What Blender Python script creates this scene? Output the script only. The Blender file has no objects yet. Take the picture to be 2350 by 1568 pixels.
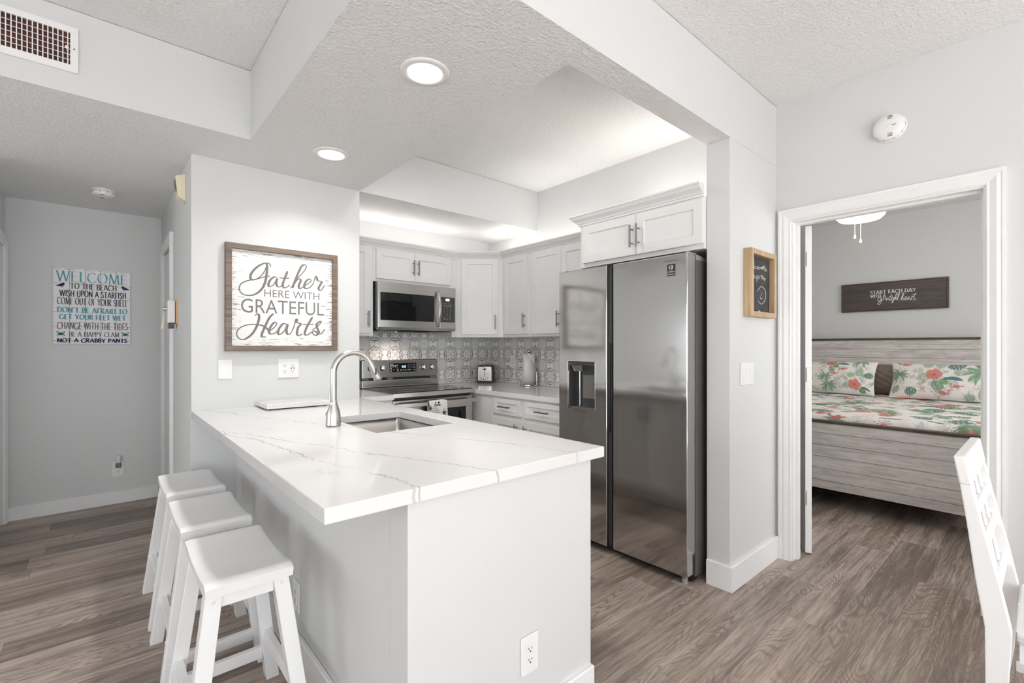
import bpy, bmesh, math, random
import numpy as np
from mathutils import Matrix, Vector

random.seed(7)
SC = bpy.context.scene
COL = SC.collection
PI = math.pi

# ------------------------------------------------------------------ camera, world, lights, exposure
CAMH = 1.279
FPX = 1077.5
cam_d = bpy.data.cameras.new('camera')
cam_d.sensor_width = 36.0
cam_d.lens = FPX / 2350 * 36
cam_d.shift_y = 12 / 2350
cam_d.clip_start = 0.02
cam = bpy.data.objects.new('camera', cam_d)
COL.objects.link(cam)
cam.location = (0, 0, CAMH)
cam.rotation_euler = (PI / 2, 0, math.atan2(1239, FPX) - PI / 2)
SC.camera = cam

world = bpy.data.worlds.new('daylight')
SC.world = world
world.use_nodes = True
wb = world.node_tree.nodes['Background']
wb.inputs[0].default_value = (0.86, 0.93, 1.0, 1)
wb.inputs[1].default_value = 1.0

SC.view_settings.view_transform = 'Standard'
SC.view_settings.look = 'None'
SC.view_settings.exposure = 0.22
SC.view_settings.gamma = 1.0
SC.view_settings.use_curve_mapping = False
SC.cycles.max_bounces = 10
SC.cycles.diffuse_bounces = 6
SC.cycles.glossy_bounces = 5
SC.cycles.use_denoising = True
SC.cycles.sample_clamp_indirect = 8.0
SC.cycles.caustics_reflective = False
SC.cycles.caustics_refractive = False


def area(name, loc, aim, sx, sy, watts, col=(1, 1, 1), shape='RECTANGLE', spread=PI):
    d = bpy.data.lights.new(name, 'AREA')
    d.shape = shape
    d.size = sx
    d.size_y = sy
    d.energy = watts
    d.color = col
    d.spread = spread
    o = bpy.data.objects.new(name, d)
    COL.objects.link(o)
    o.location = loc
    o.rotation_euler = Vector(aim).to_track_quat('-Z', 'Y').to_euler()
    return o


# daylight through the sliding door behind the camera and the window on the left
area('daylight_sliding_door', (-0.2, -3.5, 1.15), (0.1, 1, 0.05), 4.6, 2.0, 92, (0.89, 0.955, 1.0))
area('daylight_left_window', (-3.1, 2.0, 1.35), (1, 0, -0.05), 0.9, 1.1, 11, (0.95, 0.98, 1.0))
area('added_right_wall_fill', (-3.1, -1.7, 1.4), (1, 0.1, 0), 1.3, 1.3, 20, (0.95, 0.98, 1.0))  # fill light added to brighten the right wall, set at an invented window
area('daylight_foyer_window', (-3.1, 3.5, 1.33), (1, -0.05, 0), 1.1, 0.95, 10, (0.95, 0.98, 1.0))
area('daylight_bedroom_window', (4.6, -1.5, 1.5), (0.15, 1, 0), 1.5, 1.2, 34, (0.96, 0.98, 1.0))
# sun falling through the sliding door onto the floor behind the camera
sd_ = bpy.data.lights.new('sun', 'SUN')
sd_.energy = 72.0
sd_.angle = math.radians(1.0)
sd_.color = (0.86, 0.94, 1.0)
so_ = bpy.data.objects.new('sun', sd_)
COL.objects.link(so_)
so_.rotation_euler = Vector((0.12, 0.62, -0.78)).to_track_quat('-Z', 'Y').to_euler()
# fill light added to brighten the kitchen, out of sight behind the dropped strip
area('added_kitchen_fill', (1.60, 2.25, 2.73), (0, 0, -1), 0.25, 0.25, 5, (1.0, 0.97, 0.94), 'DISK')
# light strips lying on top of the wall cabinets
area('cabinet_top_strip_back', (2.0, 3.75, 2.12), (0, 0, 1), 1.2, 0.05, 1.5, (1.0, 0.95, 0.90))
area('cabinet_top_strip_right', (2.95, 3.0, 2.12), (0, 0, 1), 0.05, 1.3, 2.6, (1.0, 0.95, 0.90))
area('cabinet_top_strip_fridge', (2.85, 1.7, 2.13), (0, 0, 1), 0.05, 0.7, 2.8, (1.0, 0.95, 0.90))


# ------------------------------------------------------------------ node maths
class V:
    def __init__(s, nt, k):
        s.nt, s.k = nt, k

    def _m(s, op, *a):
        n = s.nt.nodes.new('ShaderNodeMath')
        n.operation = op
        for i, x in enumerate((s,) + a):
            if isinstance(x, V):
                s.nt.links.new(x.k, n.inputs[i])
            else:
                n.inputs[i].default_value = x
        return V(s.nt, n.outputs[0])

    def __add__(s, o): return s._m('ADD', o)
    __radd__ = __add__
    def __sub__(s, o): return s._m('SUBTRACT', o)
    def __rsub__(s, o): return (s * -1) + o
    def __mul__(s, o): return s._m('MULTIPLY', o)
    __rmul__ = __mul__
    def __truediv__(s, o): return s._m('DIVIDE', o)
    def __lt__(s, o): return s._m('LESS_THAN', o)
    def __gt__(s, o): return s._m('GREATER_THAN', o)
    def abs(s): return s._m('ABSOLUTE')
    def floor(s): return s._m('FLOOR')
    def fract(s): return s._m('FRACT')
    def sin(s): return s._m('SINE')
    def sqrt(s): return s._m('SQRT')
    def min(s, o): return s._m('MINIMUM', o)
    def max(s, o): return s._m('MAXIMUM', o)
    def pow(s, o): return s._m('POWER', o)
    def band(s, a, w): return (s - a).abs() < w

    def ramp(s, a, b, lo=0.0, hi=1.0):
        n = s.nt.nodes.new('ShaderNodeMapRange')
        n.interpolation_type = 'SMOOTHSTEP'
        s.nt.links.new(s.k, n.inputs[0])
        for i, x in enumerate((a, b, lo, hi)):
            n.inputs[i + 1].default_value = x
        return V(s.nt, n.outputs[0])


class Mat:
    def __init__(s, name, rough=0.5, metal=0.0, spec=0.5):
        s.m = bpy.data.materials.new(name)
        s.m.use_nodes = True
        s.nt = s.m.node_tree
        s.b = s.nt.nodes['Principled BSDF']
        s.b.inputs['Roughness'].default_value = rough
        s.b.inputs['Metallic'].default_value = metal
        s.b.inputs['Specular IOR Level'].default_value = spec

    def node(s, t): return s.nt.nodes.new(t)

    def pos(s, kind='Position'):
        if kind == 'Position':
            k = s.node('ShaderNodeNewGeometry').outputs['Position']
        else:
            k = s.node('ShaderNodeTexCoord').outputs[kind]
        n = s.node('ShaderNodeSeparateXYZ')
        s.nt.links.new(k, n.inputs[0])
        return [V(s.nt, n.outputs[i]) for i in range(3)]

    def vec(s, x, y, z):
        n = s.node('ShaderNodeCombineXYZ')
        for i, q in enumerate((x, y, z)):
            if isinstance(q, V):
                s.nt.links.new(q.k, n.inputs[i])
            else:
                n.inputs[i].default_value = q
        return V(s.nt, n.outputs[0])

    def noise(s, v, scale=1.0, detail=3.0, rough=0.5, dist=0.0):
        n = s.node('ShaderNodeTexNoise')
        s.nt.links.new(v.k, n.inputs['Vector'])
        n.inputs['Scale'].default_value = scale
        n.inputs['Detail'].default_value = detail
        n.inputs['Roughness'].default_value = rough
        n.inputs['Distortion'].default_value = dist
        return V(s.nt, n.outputs[0])

    def rand(s, v):
        n = s.node('ShaderNodeTexWhiteNoise')
        s.nt.links.new(v.k, n.inputs['Vector'])
        return V(s.nt, n.outputs[0])

    def voronoi(s, v, scale, rnd=1.0):
        n = s.node('ShaderNodeTexVoronoi')
        s.nt.links.new(v.k, n.inputs['Vector'])
        n.inputs['Scale'].default_value = scale
        n.inputs['Randomness'].default_value = rnd
        return V(s.nt, n.outputs['Distance']), V(s.nt, n.outputs['Color'])

    def mix(s, f, a, b):
        n = s.node('ShaderNodeMix')
        n.data_type = 'RGBA'
        if isinstance(f, V):
            s.nt.links.new(f.k, n.inputs[0])
        else:
            n.inputs[0].default_value = f
        for i, q in ((6, a), (7, b)):
            if isinstance(q, V):
                s.nt.links.new(q.k, n.inputs[i])
            else:
                n.inputs[i].default_value = (*q, 1)
        return V(s.nt, n.outputs[2])

    def col(s, c):
        if isinstance(c, V):
            s.nt.links.new(c.k, s.b.inputs['Base Color'])
        else:
            s.b.inputs['Base Color'].default_value = (*c, 1)
        return s

    def rough(s, v):
        s.nt.links.new(v.k, s.b.inputs['Roughness'])
        return s

    def bump(s, h, dist, strength=1.0):
        n = s.node('ShaderNodeBump')
        n.inputs['Strength'].default_value = strength
        n.inputs['Distance'].default_value = dist
        s.nt.links.new(h.k, n.inputs['Height'])
        s.nt.links.new(n.outputs[0], s.b.inputs['Normal'])
        return s


def srgb(r, g, b):
    return tuple(((c / 255) / 12.92 if c <= 10 else (((c / 255) + 0.055) / 1.055) ** 2.4) for c in (r, g, b))


def simple(name, c, rough=0.45, metal=0.0, var=0.03, scale=8.0, bump=0.0, bscale=60.0, spec=0.5, kind='Object'):
    M = Mat(name, rough, metal, spec)
    p = M.vec(*M.pos(kind))
    n = M.noise(p, scale, 2)
    M.col(M.mix(n, tuple(x * (1 - var) for x in c), tuple(min(1, x * (1 + var)) for x in c)))
    if bump:
        M.bump(M.noise(p, bscale, 3), bump)
    return M.m


def glow(name, c, strength):
    M = Mat(name, 0.4)
    M.col((0.8, 0.8, 0.8))
    M.b.inputs['Emission Color'].default_value = (*c, 1)
    M.b.inputs['Emission Strength'].default_value = strength
    return M.m


def m_wall():
    M = Mat('wall_paint', 0.55)
    p = M.vec(*M.pos())
    M.col(M.mix(M.noise(p, 1.3, 2), (0.655, 0.66, 0.658), (0.675, 0.68, 0.678)))
    M.bump(M.noise(p, 170, 3), 0.0006, 0.35)
    return M.m


def m_ceiling():
    M = Mat('ceiling_texture', 0.8)
    p = M.vec(*M.pos())
    M.col(M.mix(M.noise(p, 2, 2), (0.81, 0.81, 0.805), (0.84, 0.84, 0.835)))
    h = M.noise(p, 75, 3, 0.55, 0.4).ramp(0.40, 0.68)
    M.bump(h, 0.003, 0.7)
    return M.m


def m_floor():
    M = Mat('vinyl_plank', 0.42)
    x, y, z = M.pos()
    W, L = 0.178, 1.22
    row = ((y + 0.06) / W).floor()
    fy = ((y + 0.06) / W).fract()
    r1 = M.rand(M.vec(row, 3.1, 0))
    ux = x / L + r1 * 7.0
    colm = ux.floor()
    fx = ux.fract()
    pid = M.rand(M.vec(row, colm, 1.7))
    pid2 = M.rand(M.vec(row, colm, 9.3))
    off = pid * 37.0
    # growth rings: close contour lines of a field drawn out along the plank
    d = M.noise(M.vec(x * 1.25, y * 6.5, off), 1.0, 2.0, 0.45, 0.3)
    jit = M.noise(M.vec(x * 16, y * 60, off), 1.0, 3)
    lines = ((d * 185.0 + jit * 2.6).sin() * 0.5 + 0.5).pow(2.5)
    lmask = M.noise(M.vec(x * 1.9, y * 9.0, off + 11.0), 1.0, 2).ramp(0.42, 0.62)
    streak = M.noise(M.vec(x * 1.6, y * 34, off), 1.0, 5, 0.62, 0.25)
    fib = M.noise(M.vec(x * 7, y * 190, off), 1.0, 5, 0.75)
    shade = M.noise(M.vec(x * 1.3, y * 8, off + 5.0), 1.0, 2, 0.5, 0.4)
    # knots: dark hearts in a few planks
    kd, kc = M.voronoi(M.vec(x * 1.0, y * 2.2, off), 1.5)
    knot = kd.ramp(0.02, 0.13, 1.0, 0.0) * (pid2 > 0.45)
    t = streak * 0.66 + fib * 0.95 + shade * 0.45 + (pid2 - 0.5) * 0.30 - 0.53
    c = M.mix(t.ramp(0.22, 0.78), srgb(104, 90, 82), srgb(186, 171, 160))
    c = M.mix(lines * lmask * 0.6, c, srgb(96, 82, 73))
    c = M.mix(knot * 0.5, c, srgb(84, 71, 63))
    c = M.mix((pid > 0.72) * 0.10, c, srgb(170, 138, 112))
    seam = (fy < 0.010).max(fx < 0.0020)
    c = M.mix(seam * 0.55, c, srgb(100, 88, 80))
    M.col(c)
    M.rough(fib.ramp(0.3, 0.7, 0.34, 0.5))
    M.bump(fib * 0.5 + lines * 0.2 - seam * 1.2, 0.0006, 0.5)
    return M.m


def m_quartz():
    M = Mat('white_quartz', 0.07, 0, 0.5)
    x, y, z = M.pos()
    c = (0.76, 0.757, 0.75)
    tot = None
    # three long lacy veins run across the peninsula, smaller broken ones elsewhere
    u = y * 0.933 - x * 0.36
    v = x * 0.933 + y * 0.36
    for (v0, sl, sd) in ((1.195, 0.0, 0.0), (0.825, 0.18, 5.0), (1.545, 0.0, 9.0)):
        for k in (0.0, 2.7):
            wob = (M.noise(M.vec(u * 3.0, sd, z * 6.0), 1.0, 2) - 0.5) * 0.10 + (M.noise(M.vec(u * 17, sd + k, v * 5.0), 1.0, 4, 0.6) - 0.5) * 0.075
            q = (v - v0 - (u * sl) - wob).abs().ramp(0.0006, 0.0042, 1.0, 0.0) * M.noise(M.vec(u * 7, sd + k * 3.0, v * 3.0), 1.0, 2).ramp(0.40, 0.60)
            tot = q if tot is None else tot.max(q)
    n1 = M.noise(M.vec(u * 2.0 + 4.3, v * 2.4, z * 2.0), 1.0, 6, 0.62, 0.3)
    q = (n1 - 0.5).abs().ramp(0.0, 0.007, 0.6, 0.0) * M.noise(M.vec(u * 1.2, v * 3.0, 2.0), 1.6, 3, 0.6).ramp(0.56, 0.70)
    tot = tot.max(q)
    cloud = M.noise(M.vec(x, y, z), 3.0, 3).ramp(0.3, 0.8)
    cc = M.mix(cloud, c, (0.72, 0.716, 0.708))
    M.col(M.mix(tot * 0.55, cc, srgb(142, 138, 135)))
    return M.m


def m_steel(name='brushed_steel', base=(0.60, 0.59, 0.575), rough=0.2, wav=0.0, axis='h', kind='Position', aniso=0.5):
    M = Mat(name, rough, 1.0)
    x, y, z = M.pos(kind)
    if axis == 'h':
        v = M.vec(x * 4, y * 4, z * 420)
    else:
        v = M.vec(x * 420, y * 420, z * 4)
    n = M.noise(v, 1.0, 2)
    M.col(M.mix(n, tuple(b * 0.98 for b in base), tuple(min(1, b * 1.02) for b in base)))
    M.rough(n.ramp(0.3, 0.7, rough * 0.94, rough * 1.06))
    if wav:
        M.bump(M.noise(M.vec(x * 1.2, y * 1.2, z * 2.6), 2.0, 1), wav, 1.0)
    M.b.inputs['Anisotropic'].default_value = aniso
    return M.m


def m_tile():
    M = Mat('patterned_tile', 0.22)
    x, y, z = M.pos()
    S = 0.2
    # one material serves walls along x and along y
    g = M.node('ShaderNodeNewGeometry')
    sep = M.node('ShaderNodeSeparateXYZ')
    M.nt.links.new(g.outputs['True Normal'], sep.inputs[0])
    ny = V(M.nt, sep.outputs[1]).abs() > 0.5
    hx = (x - 3.105) / S * ny + (y - 3.92) / S * (1.0 - ny)
    hz = (z - 0.905) / S
    a = ((hx.fract()) - 0.5) * S          # metres from the tile middle
    b = ((hz.fract()) - 0.5) * S
    A, B = a.abs(), b.abs()
    # circle around every tile corner
    ca, cb = A * -1 + 0.1, B * -1 + 0.1
    rc = (ca * ca + cb * cb).sqrt()
    ring = rc.band(0.0555, 0.0036) * (ca > 0.003) * (cb > 0.003)
    disc = rc < 0.052
    halo = rc < 0.0665
    # medallion: an octagon with stepped corners, scrolls inside
    oct_ = A.max(B).max((A + B) * 0.70)
    edge = oct_.band(0.0715, 0.0045)
    tips = ((A < 0.006) * (B.band(0.083, 0.006))).max((B < 0.006) * (A.band(0.083, 0.006)))
    r = (a * a + b * b).sqrt()
    def at(px, py): return ((A - px) * (A - px) + (B - py) * (B - py)).sqrt()
    scroll = at(0.033, 0.033).band(0.022, 0.0032) * ((A + B) > 0.050)
    scroll = scroll.max(at(0.046, 0.022) < 0.0075).max(at(0.022, 0.046) < 0.0075)
    scroll = scroll.max(at(0.0, 0.058).band(0.012, 0.003)).max(at(0.058, 0.0).band(0.012, 0.003))
    scroll = scroll.max(((A - B).abs() < 0.003) * r.band(0.036, 0.016))
    dia = (A + B)
    scroll = scroll.max(dia.band(0.014, 0.0025)).max(dia < 0.004)
    scroll = scroll.max(at(0.055, 0.055) < 0.006)
    inside = oct_ < 0.074
    dark = (edge.max(scroll * inside).max(tips)) * (1.0 - halo)
    dark = dark.max(ring)
    wear = M.noise(M.vec(x, y, z), 22, 4, 0.6).ramp(0.25, 0.7, 0.55, 1.0)
    base = M.mix(disc, (0.88, 0.875, 0.86), (0.74, 0.735, 0.725))
    base = M.mix(inside * (1.0 - halo) * 0.55, base, (0.76, 0.745, 0.74))
    c = M.mix(dark * wear * 0.88, base, srgb(120, 108, 106))
    grout = ((A > 0.0992).max(B > 0.0992))
    c = M.mix(grout * 0.5, c, (0.70, 0.69, 0.67))
    M.col(c)
    return M.m


def m_barn(name, lo, hi, period, z0, gap=0.03, along='y', dark=(60, 52, 48)):
    M = Mat(name, 0.6)
    x, y, z = M.pos()
    u = y if along == 'y' else x
    k = ((z - z0) / period)
    row = k.floor()
    f = k.fract()
    rr = M.rand(M.vec(row, 2.0, 0.5))
    g1 = M.noise(M.vec(u * 3, z * 95, rr * 30), 1.0, 5, 0.65, 0.3)
    g2 = M.noise(M.vec(u * 6, z * 24, rr * 30 + 4.0), 1.0, 4, 0.6, 0.8)
    t = g1 * 0.6 + g2 * 0.55 + (rr - 0.5) * 0.18
    c = M.mix(t.ramp(0.36, 0.78), srgb(*lo), srgb(*hi))
    c = M.mix((f < gap) * 0.85, c, srgb(*dark))
    M.col(c)
    M.bump(g1 - (f < gap) * 3.0, 0.001, 0.5)
    return M.m


def m_wood(name, lo, hi, kind='Object', scale=1.0, axis=0):
    M = Mat(name, 0.5)
    p = M.pos(kind)
    q = [p[i] * (4 if i == axis else 60) * scale for i in range(3)]
    n = M.noise(M.vec(*q), 1.0, 4, 0.6, 0.5)
    M.col(M.mix(n.ramp(0.3, 0.7), srgb(*lo), srgb(*hi)))
    M.bump(n, 0.0006, 0.4)
    return M.m


def m_attr(name, rough=0.85, bump=0.0):
    M = Mat(name, rough)
    n = M.node('ShaderNodeAttribute')
    n.attribute_name = 'print'
    c = V(M.nt, n.outputs['Color'])
    p = M.vec(*M.pos('Object'))
    w = M.noise(p, 160, 2)
    M.col(M.mix(w * 0.06, c, (0.55, 0.55, 0.55)))
    M.bump(w + M.noise(p, 34, 2), 0.0015, 0.6)
    return M.m


def m_distress():
    M = Mat('distressed_white_board', 0.7)
    x, y, z = M.pos()
    n = M.noise(M.vec(x * 14, y, z * 110), 1.0, 5, 0.65)
    # wear gathers along the four edges of the board
    ex = ((x - 0.8605).abs() / 0.293)
    ez = ((z - 1.569).abs() / 0.291)
    e = ex.max(ez).pow(5.0)
    worn = (n + e * 0.17).ramp(0.66, 0.74)
    c = M.mix(M.noise(M.vec(x * 6, y, z * 40), 1, 3), (0.74, 0.73, 0.715), (0.83, 0.825, 0.81))
    M.col(M.mix(worn * 0.8, c, srgb(120, 116, 112)))
    return M.m


def m_pallet():
    M = Mat('whitewashed_pallet_board', 0.75)
    x, y, z = M.pos()
    u = (x + 0.292) / 0.458
    v = (z - 1.301) / 0.588
    n = M.noise(M.vec(x * 40, y, z * 60), 1, 4, 0.6)
    gv = ((u * 5.0 + (n - 0.5) * 0.03 + 0.5).fract() - 0.5).abs() < 0.016
    gv = gv * (u > 0.05) * (u < 0.95)
    gh = ((v * 5.3 + (n - 0.5) * 0.05 + 0.28).fract() - 0.5).abs().ramp(0.0, 0.03, 1.0, 0.0) * n.ramp(0.42, 0.58)
    c = M.mix(n, (0.86, 0.855, 0.845), (0.92, 0.915, 0.905))
    M.col(M.mix((gv.max(gh)) * 0.8, c, srgb(96, 84, 78)))
    return M.m


WALL = m_wall(); CEIL = m_ceiling(); FLOOR = m_floor(); QUARTZ = m_quartz(); TILE = m_tile()
TRIM = simple('trim_white', (0.84, 0.84, 0.835), 0.3, kind='Position')
CAB = simple('cabinet_white', (0.79, 0.785, 0.775), 0.33)
STOOLW = simple('stool_white', (0.83, 0.83, 0.83), 0.42, bump=0.0004, bscale=30)
PLASTIC = simple('white_plastic', (0.82, 0.81, 0.80), 0.3)
CREAM = simple('cream_plastic', srgb(226, 216, 190), 0.45)
GREYPL = simple('grey_plastic', srgb(150, 150, 148), 0.4)
STEEL = m_steel('brushed_steel', (0.56, 0.545, 0.53), 0.24, kind='Object')
FRIDGE = m_steel('fridge_steel', (0.50, 0.49, 0.48), 0.10, 0.002, aniso=0.15)
SINKM = m_steel('sink_steel', (0.40, 0.385, 0.37), 0.34)
NICKEL = m_steel('brushed_nickel', (0.60, 0.58, 0.555), 0.25, axis='v', kind='Object', aniso=0.3)
PULLM = m_steel('pull_bar_metal', (0.27, 0.265, 0.26), 0.3, axis='v', kind='Object', aniso=0.2)
CHROME = simple('polished_chrome', (0.75, 0.74, 0.72), 0.08, 1.0)
BLACK = simple('black_plastic', (0.012, 0.012, 0.012), 0.35)
BLKGLASS = simple('black_glass', (0.008, 0.008, 0.009), 0.04)
CHAR = simple('charcoal_plastic', (0.045, 0.045, 0.045), 0.4)
SIDEG = simple('grey_side_panel', srgb(112, 109, 106), 0.42, 0.3)
DARKWOOD = m_wood('dark_wood', (62, 48, 40), (92, 74, 62), axis=1)
FRAMEW = m_wood('grey_brown_frame_wood', (96, 82, 72), (128, 112, 100))
PINE = m_wood('pine_frame_wood', (168, 140, 106), (200, 174, 140), axis=2)
INK = simple('grey_ink', srgb(118, 115, 112), 0.8, var=0.12, scale=90)
PAPER = simple('paper_towel', (0.84, 0.83, 0.82), 0.95, bump=0.0008, bscale=220)
PRINT = m_attr('tropical_print_cotton')
TAUPE = simple('taupe_satin', srgb(128, 116, 106), 0.55, var=0.08)
BARN = m_barn('whitewashed_bed_planks', (178, 170, 166), (224, 218, 213), 0.0945, 0.682 - 0.0945 * 8, 0.035)
ORANGE = simple('bare_orange_edge', srgb(220, 170, 110), 0.6)
DUCT = m_wood('rusty_duct', (40, 16, 12), (96, 40, 28), axis=0)


# ------------------------------------------------------------------ mesh builder
def TR(x, y, z, deg=0.0):
    return Matrix.Translation((x, y, z)) @ Matrix.Rotation(math.radians(deg), 4, 'Z')


class MB:
    def __init__(s, M=None):
        s.v, s.f, s.mi, s.sm = [], [], [], []
        s.M = M or Matrix.Identity(4)
        s.m = 0

    def add(s, vs, fs, smooth=False):
        o = len(s.v)
        s.v += [tuple(s.M @ Vector(v)) for v in vs]
        for f in fs:
            s.f.append([o + i for i in f])
            s.mi.append(s.m)
            s.sm.append(smooth)
        return s

    def bm(s, b, smooth=False):
        b.verts.ensure_lookup_table()
        b.verts.index_update()
        s.add([v.co for v in b.verts], [[v.index for v in f.verts] for f in b.faces], smooth)
        b.free()
        return s

    def box(s, x0, x1, y0, y1, z0, z1, bev=0.0, seg=2):
        vs = [(x, y, z) for x in (x0, x1) for y in (y0, y1) for z in (z0, z1)]
        fs = [(0, 1, 3, 2), (4, 6, 7, 5), (0, 4, 5, 1), (2, 3, 7, 6), (0, 2, 6, 4), (1, 5, 7, 3)]
        if not bev:
            return s.add(vs, fs)
        b = bmesh.new()
        bv = [b.verts.new(v) for v in vs]
        for f in fs:
            b.faces.new([bv[i] for i in f])
        bmesh.ops.bevel(b, geom=list(b.edges), offset=bev, segments=seg, affect='EDGES', profile=0.6)
        return s.bm(b, False)

    def hexa(s, bot, top):
        """box from four bottom and four top corners"""
        fs = [(3, 2, 1, 0), (4, 5, 6, 7)] + [(i, (i + 1) % 4, 4 + (i + 1) % 4, 4 + i) for i in range(4)]
        return s.add(list(bot) + list(top), fs)

    def prism(s, poly, z0, z1, bev=0.0):
        n = len(poly)
        vs = [(p[0], p[1], z0) for p in poly] + [(p[0], p[1], z1) for p in poly]
        fs = [tuple(range(n))[::-1], tuple(range(n, 2 * n))] + [(i, (i + 1) % n, n + (i + 1) % n, n + i) for i in range(n)]
        if not bev:
            return s.add(vs, fs)
        b = bmesh.new()
        bv = [b.verts.new(v) for v in vs]
        for f in fs:
            b.faces.new([bv[i] for i in f])
        bmesh.ops.bevel(b, geom=list(b.edges), offset=bev, segments=2, affect='EDGES', profile=0.6)
        return s.bm(b)

    def tube(s, path, r, n=16, caps=True, smooth=True):
        P = [Vector(p) for p in path]
        R = r if isinstance(r, (list, tuple)) else [r] * len(P)
        vs, fs = [], []
        up = None
        for i, p in enumerate(P):
            t = (P[min(i + 1, len(P) - 1)] - P[max(i - 1, 0)]).normalized()
            if up is None:
                up = Vector((0, 0, 1)) if abs(t.z) < 0.9 else Vector((1, 0, 0))
            a = (up - t * up.dot(t)).normalized()
            up = a
            b = t.cross(a)
            for k in range(n):
                th = 2 * PI * k / n
                vs.append(p + (a * math.cos(th) + b * math.sin(th)) * R[i])
        for i in range(len(P) - 1):
            for k in range(n):
                fs.append((i * n + k, i * n + (k + 1) % n, (i + 1) * n + (k + 1) % n, (i + 1) * n + k))
        s.add(vs, fs, smooth)
        if caps:
            m = len(P) - 1
            s.add(vs[:n], [tuple(range(n))[::-1]])
            s.add(vs[m * n:], [tuple(range(n))])
        return s

    def cyl(s, a, b, r, r2=None, n=24, smooth=True):
        return s.tube([a, b], [r, r if r2 is None else r2], n, True, smooth)

    def lathe(s, prof, c=(0, 0, 0), n=36, axis='z', smooth=True, caps=True):
        """prof: list of (radius, height); closed at both ends when radius is 0"""
        vs, fs = [], []
        for (r, h) in prof:
            for k in range(n):
                th = 2 * PI * k / n
                u, w = r * math.cos(th), r * math.sin(th)
                if axis == 'z':
                    vs.append((c[0] + u, c[1] + w, c[2] + h))
                elif axis == 'x':
                    vs.append((c[0] + h, c[1] + u, c[2] + w))
                else:
                    vs.append((c[0] + w, c[1] + h, c[2] + u))
        for i in range(len(prof) - 1):
            for k in range(n):
                fs.append((i * n + k, i * n + (k + 1) % n, (i + 1) * n + (k + 1) % n, (i + 1) * n + k))
        s.add(vs, fs, smooth)
        for i in (0, len(prof) - 1):
            if caps and prof[i][0] > 1e-5:
                s.add(vs[i * n:(i + 1) * n], [tuple(range(n))])
        return s

    def sweep(s, path, prof, closed_ends=True):
        """profile (offset to the left of the path, height) mitred along a flat path"""
        n = len(path)
        P = [Vector((p[0], p[1])) for p in path]
        vs, fs = [], []
        for i in range(n):
            d0 = (P[i] - P[i - 1]).normalized() if i else None
            d1 = (P[i + 1] - P[i]).normalized() if i < n - 1 else None
            d0 = d0 or d1
            d1 = d1 or d0
            n0, n1 = Vector((-d0.y, d0.x)), Vector((-d1.y, d1.x))
            m = (n0 + n1).normalized()
            m = m / max(0.2, m.dot(n1))
            for (o, h) in prof:
                q = P[i] + m * o
                vs.append((q.x, q.y, h))
        k = len(prof)
        for i in range(n - 1):
            for j in range(k):
                fs.append((i * k + j, i * k + (j + 1) % k, (i + 1) * k + (j + 1) % k, (i + 1) * k + j))
        if closed_ends:
            fs.append(tuple(range(k))[::-1])
            fs.append(tuple((n - 1) * k + j for j in range(k)))
        return s.add(vs, fs)

    def ribbon(s, pts, width, lift, smooth_path=True, thick=0.0012):
        """a brush stroke lying in the local x-z plane, front towards -y"""
        P = [Vector((p[0], p[1])) for p in pts]
        if smooth_path and len(P) > 2:
            Q = []
            for i in range(len(P) - 1):
                p0, p1, p2, p3 = P[max(i - 1, 0)], P[i], P[i + 1], P[min(i + 2, len(P) - 1)]
                for k in range(6):
                    t = k / 6
                    Q.append(0.5 * ((2 * p1) + (p2 - p0) * t + (2 * p0 - 5 * p1 + 4 * p2 - p3) * t * t + (3 * p1 - p0 - 3 * p2 + p3) * t ** 3))
            Q.append(P[-1])
            P = Q
        n = len(P)
        L, Rr = [], []
        for i in range(n):
            d = P[min(i + 1, n - 1)] - P[max(i - 1, 0)]
            if d.length < 1e-9:
                d = Vector((1, 0))
            d.normalize()
            w = width(d, i / max(1, n - 1)) if callable(width) else width
            nn = Vector((-d.y, d.x)) * w / 2
            L.append(P[i] + nn)
            Rr.append(P[i] - nn)
        # every stroke rides a hair above the one before, so crossing strokes never share a plane
        s.rc = getattr(s, 'rc', -1) + 1
        lf = [lift - (s.rc % 40) * 0.00003 - i * 0.000012 for i in range(n)]
        vs = [(p.x, lf[i], p.y) for i, p in enumerate(L)] + [(p.x, lf[i], p.y) for i, p in enumerate(Rr)]
        vs += [(v[0], lift + thick, v[2]) for v in vs]
        fs = []
        for i in range(n - 1):
            fs.append((i, i + 1, n + i + 1, n + i))
            fs.append((2 * n + i, 2 * n + i + 1, i + 1, i))
            fs.append((n + i, n + i + 1, 3 * n + i + 1, 3 * n + i))
        fs.append((0, n, 3 * n, 2 * n))
        fs.append((n - 1, 2 * n - 1, 4 * n - 1, 3 * n - 1))
        return s.add(vs, fs)

    def flat(s, pts, lift, thick=0.0012):
        """a flat cut-out in the local x-z plane"""
        n = len(pts)
        vs = [(p[0], lift, p[1]) for p in pts] + [(p[0], lift + thick, p[1]) for p in pts]
        fs = [tuple(range(n))] + [(i, (i + 1) % n, n + (i + 1) % n, n + i) for i in range(n)]
        return s.add(vs, fs)

    def build(s, name, mats, parent=None, world=True, loc=None, recalc=True):
        me = bpy.data.meshes.new(name)
        off = Vector((0, 0, 0))
        if world and parent is not None:
            off = ORG[parent.name]
        if loc is not None:
            off = off + Vector(loc) if parent is not None else Vector(loc)
        elif parent is None and s.v:
            A = np.array(s.v)
            mn, mx = A.min(0), A.max(0)
            off = Vector(((mn[0] + mx[0]) / 2, (mn[1] + mx[1]) / 2, mn[2]))
            loc = off
        me.from_pydata([Vector(v) - off for v in s.v], [], s.f)
        if recalc:
            b = bmesh.new()
            b.from_mesh(me)
            bmesh.ops.recalc_face_normals(b, faces=b.faces)
            b.to_mesh(me)
            b.free()
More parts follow.
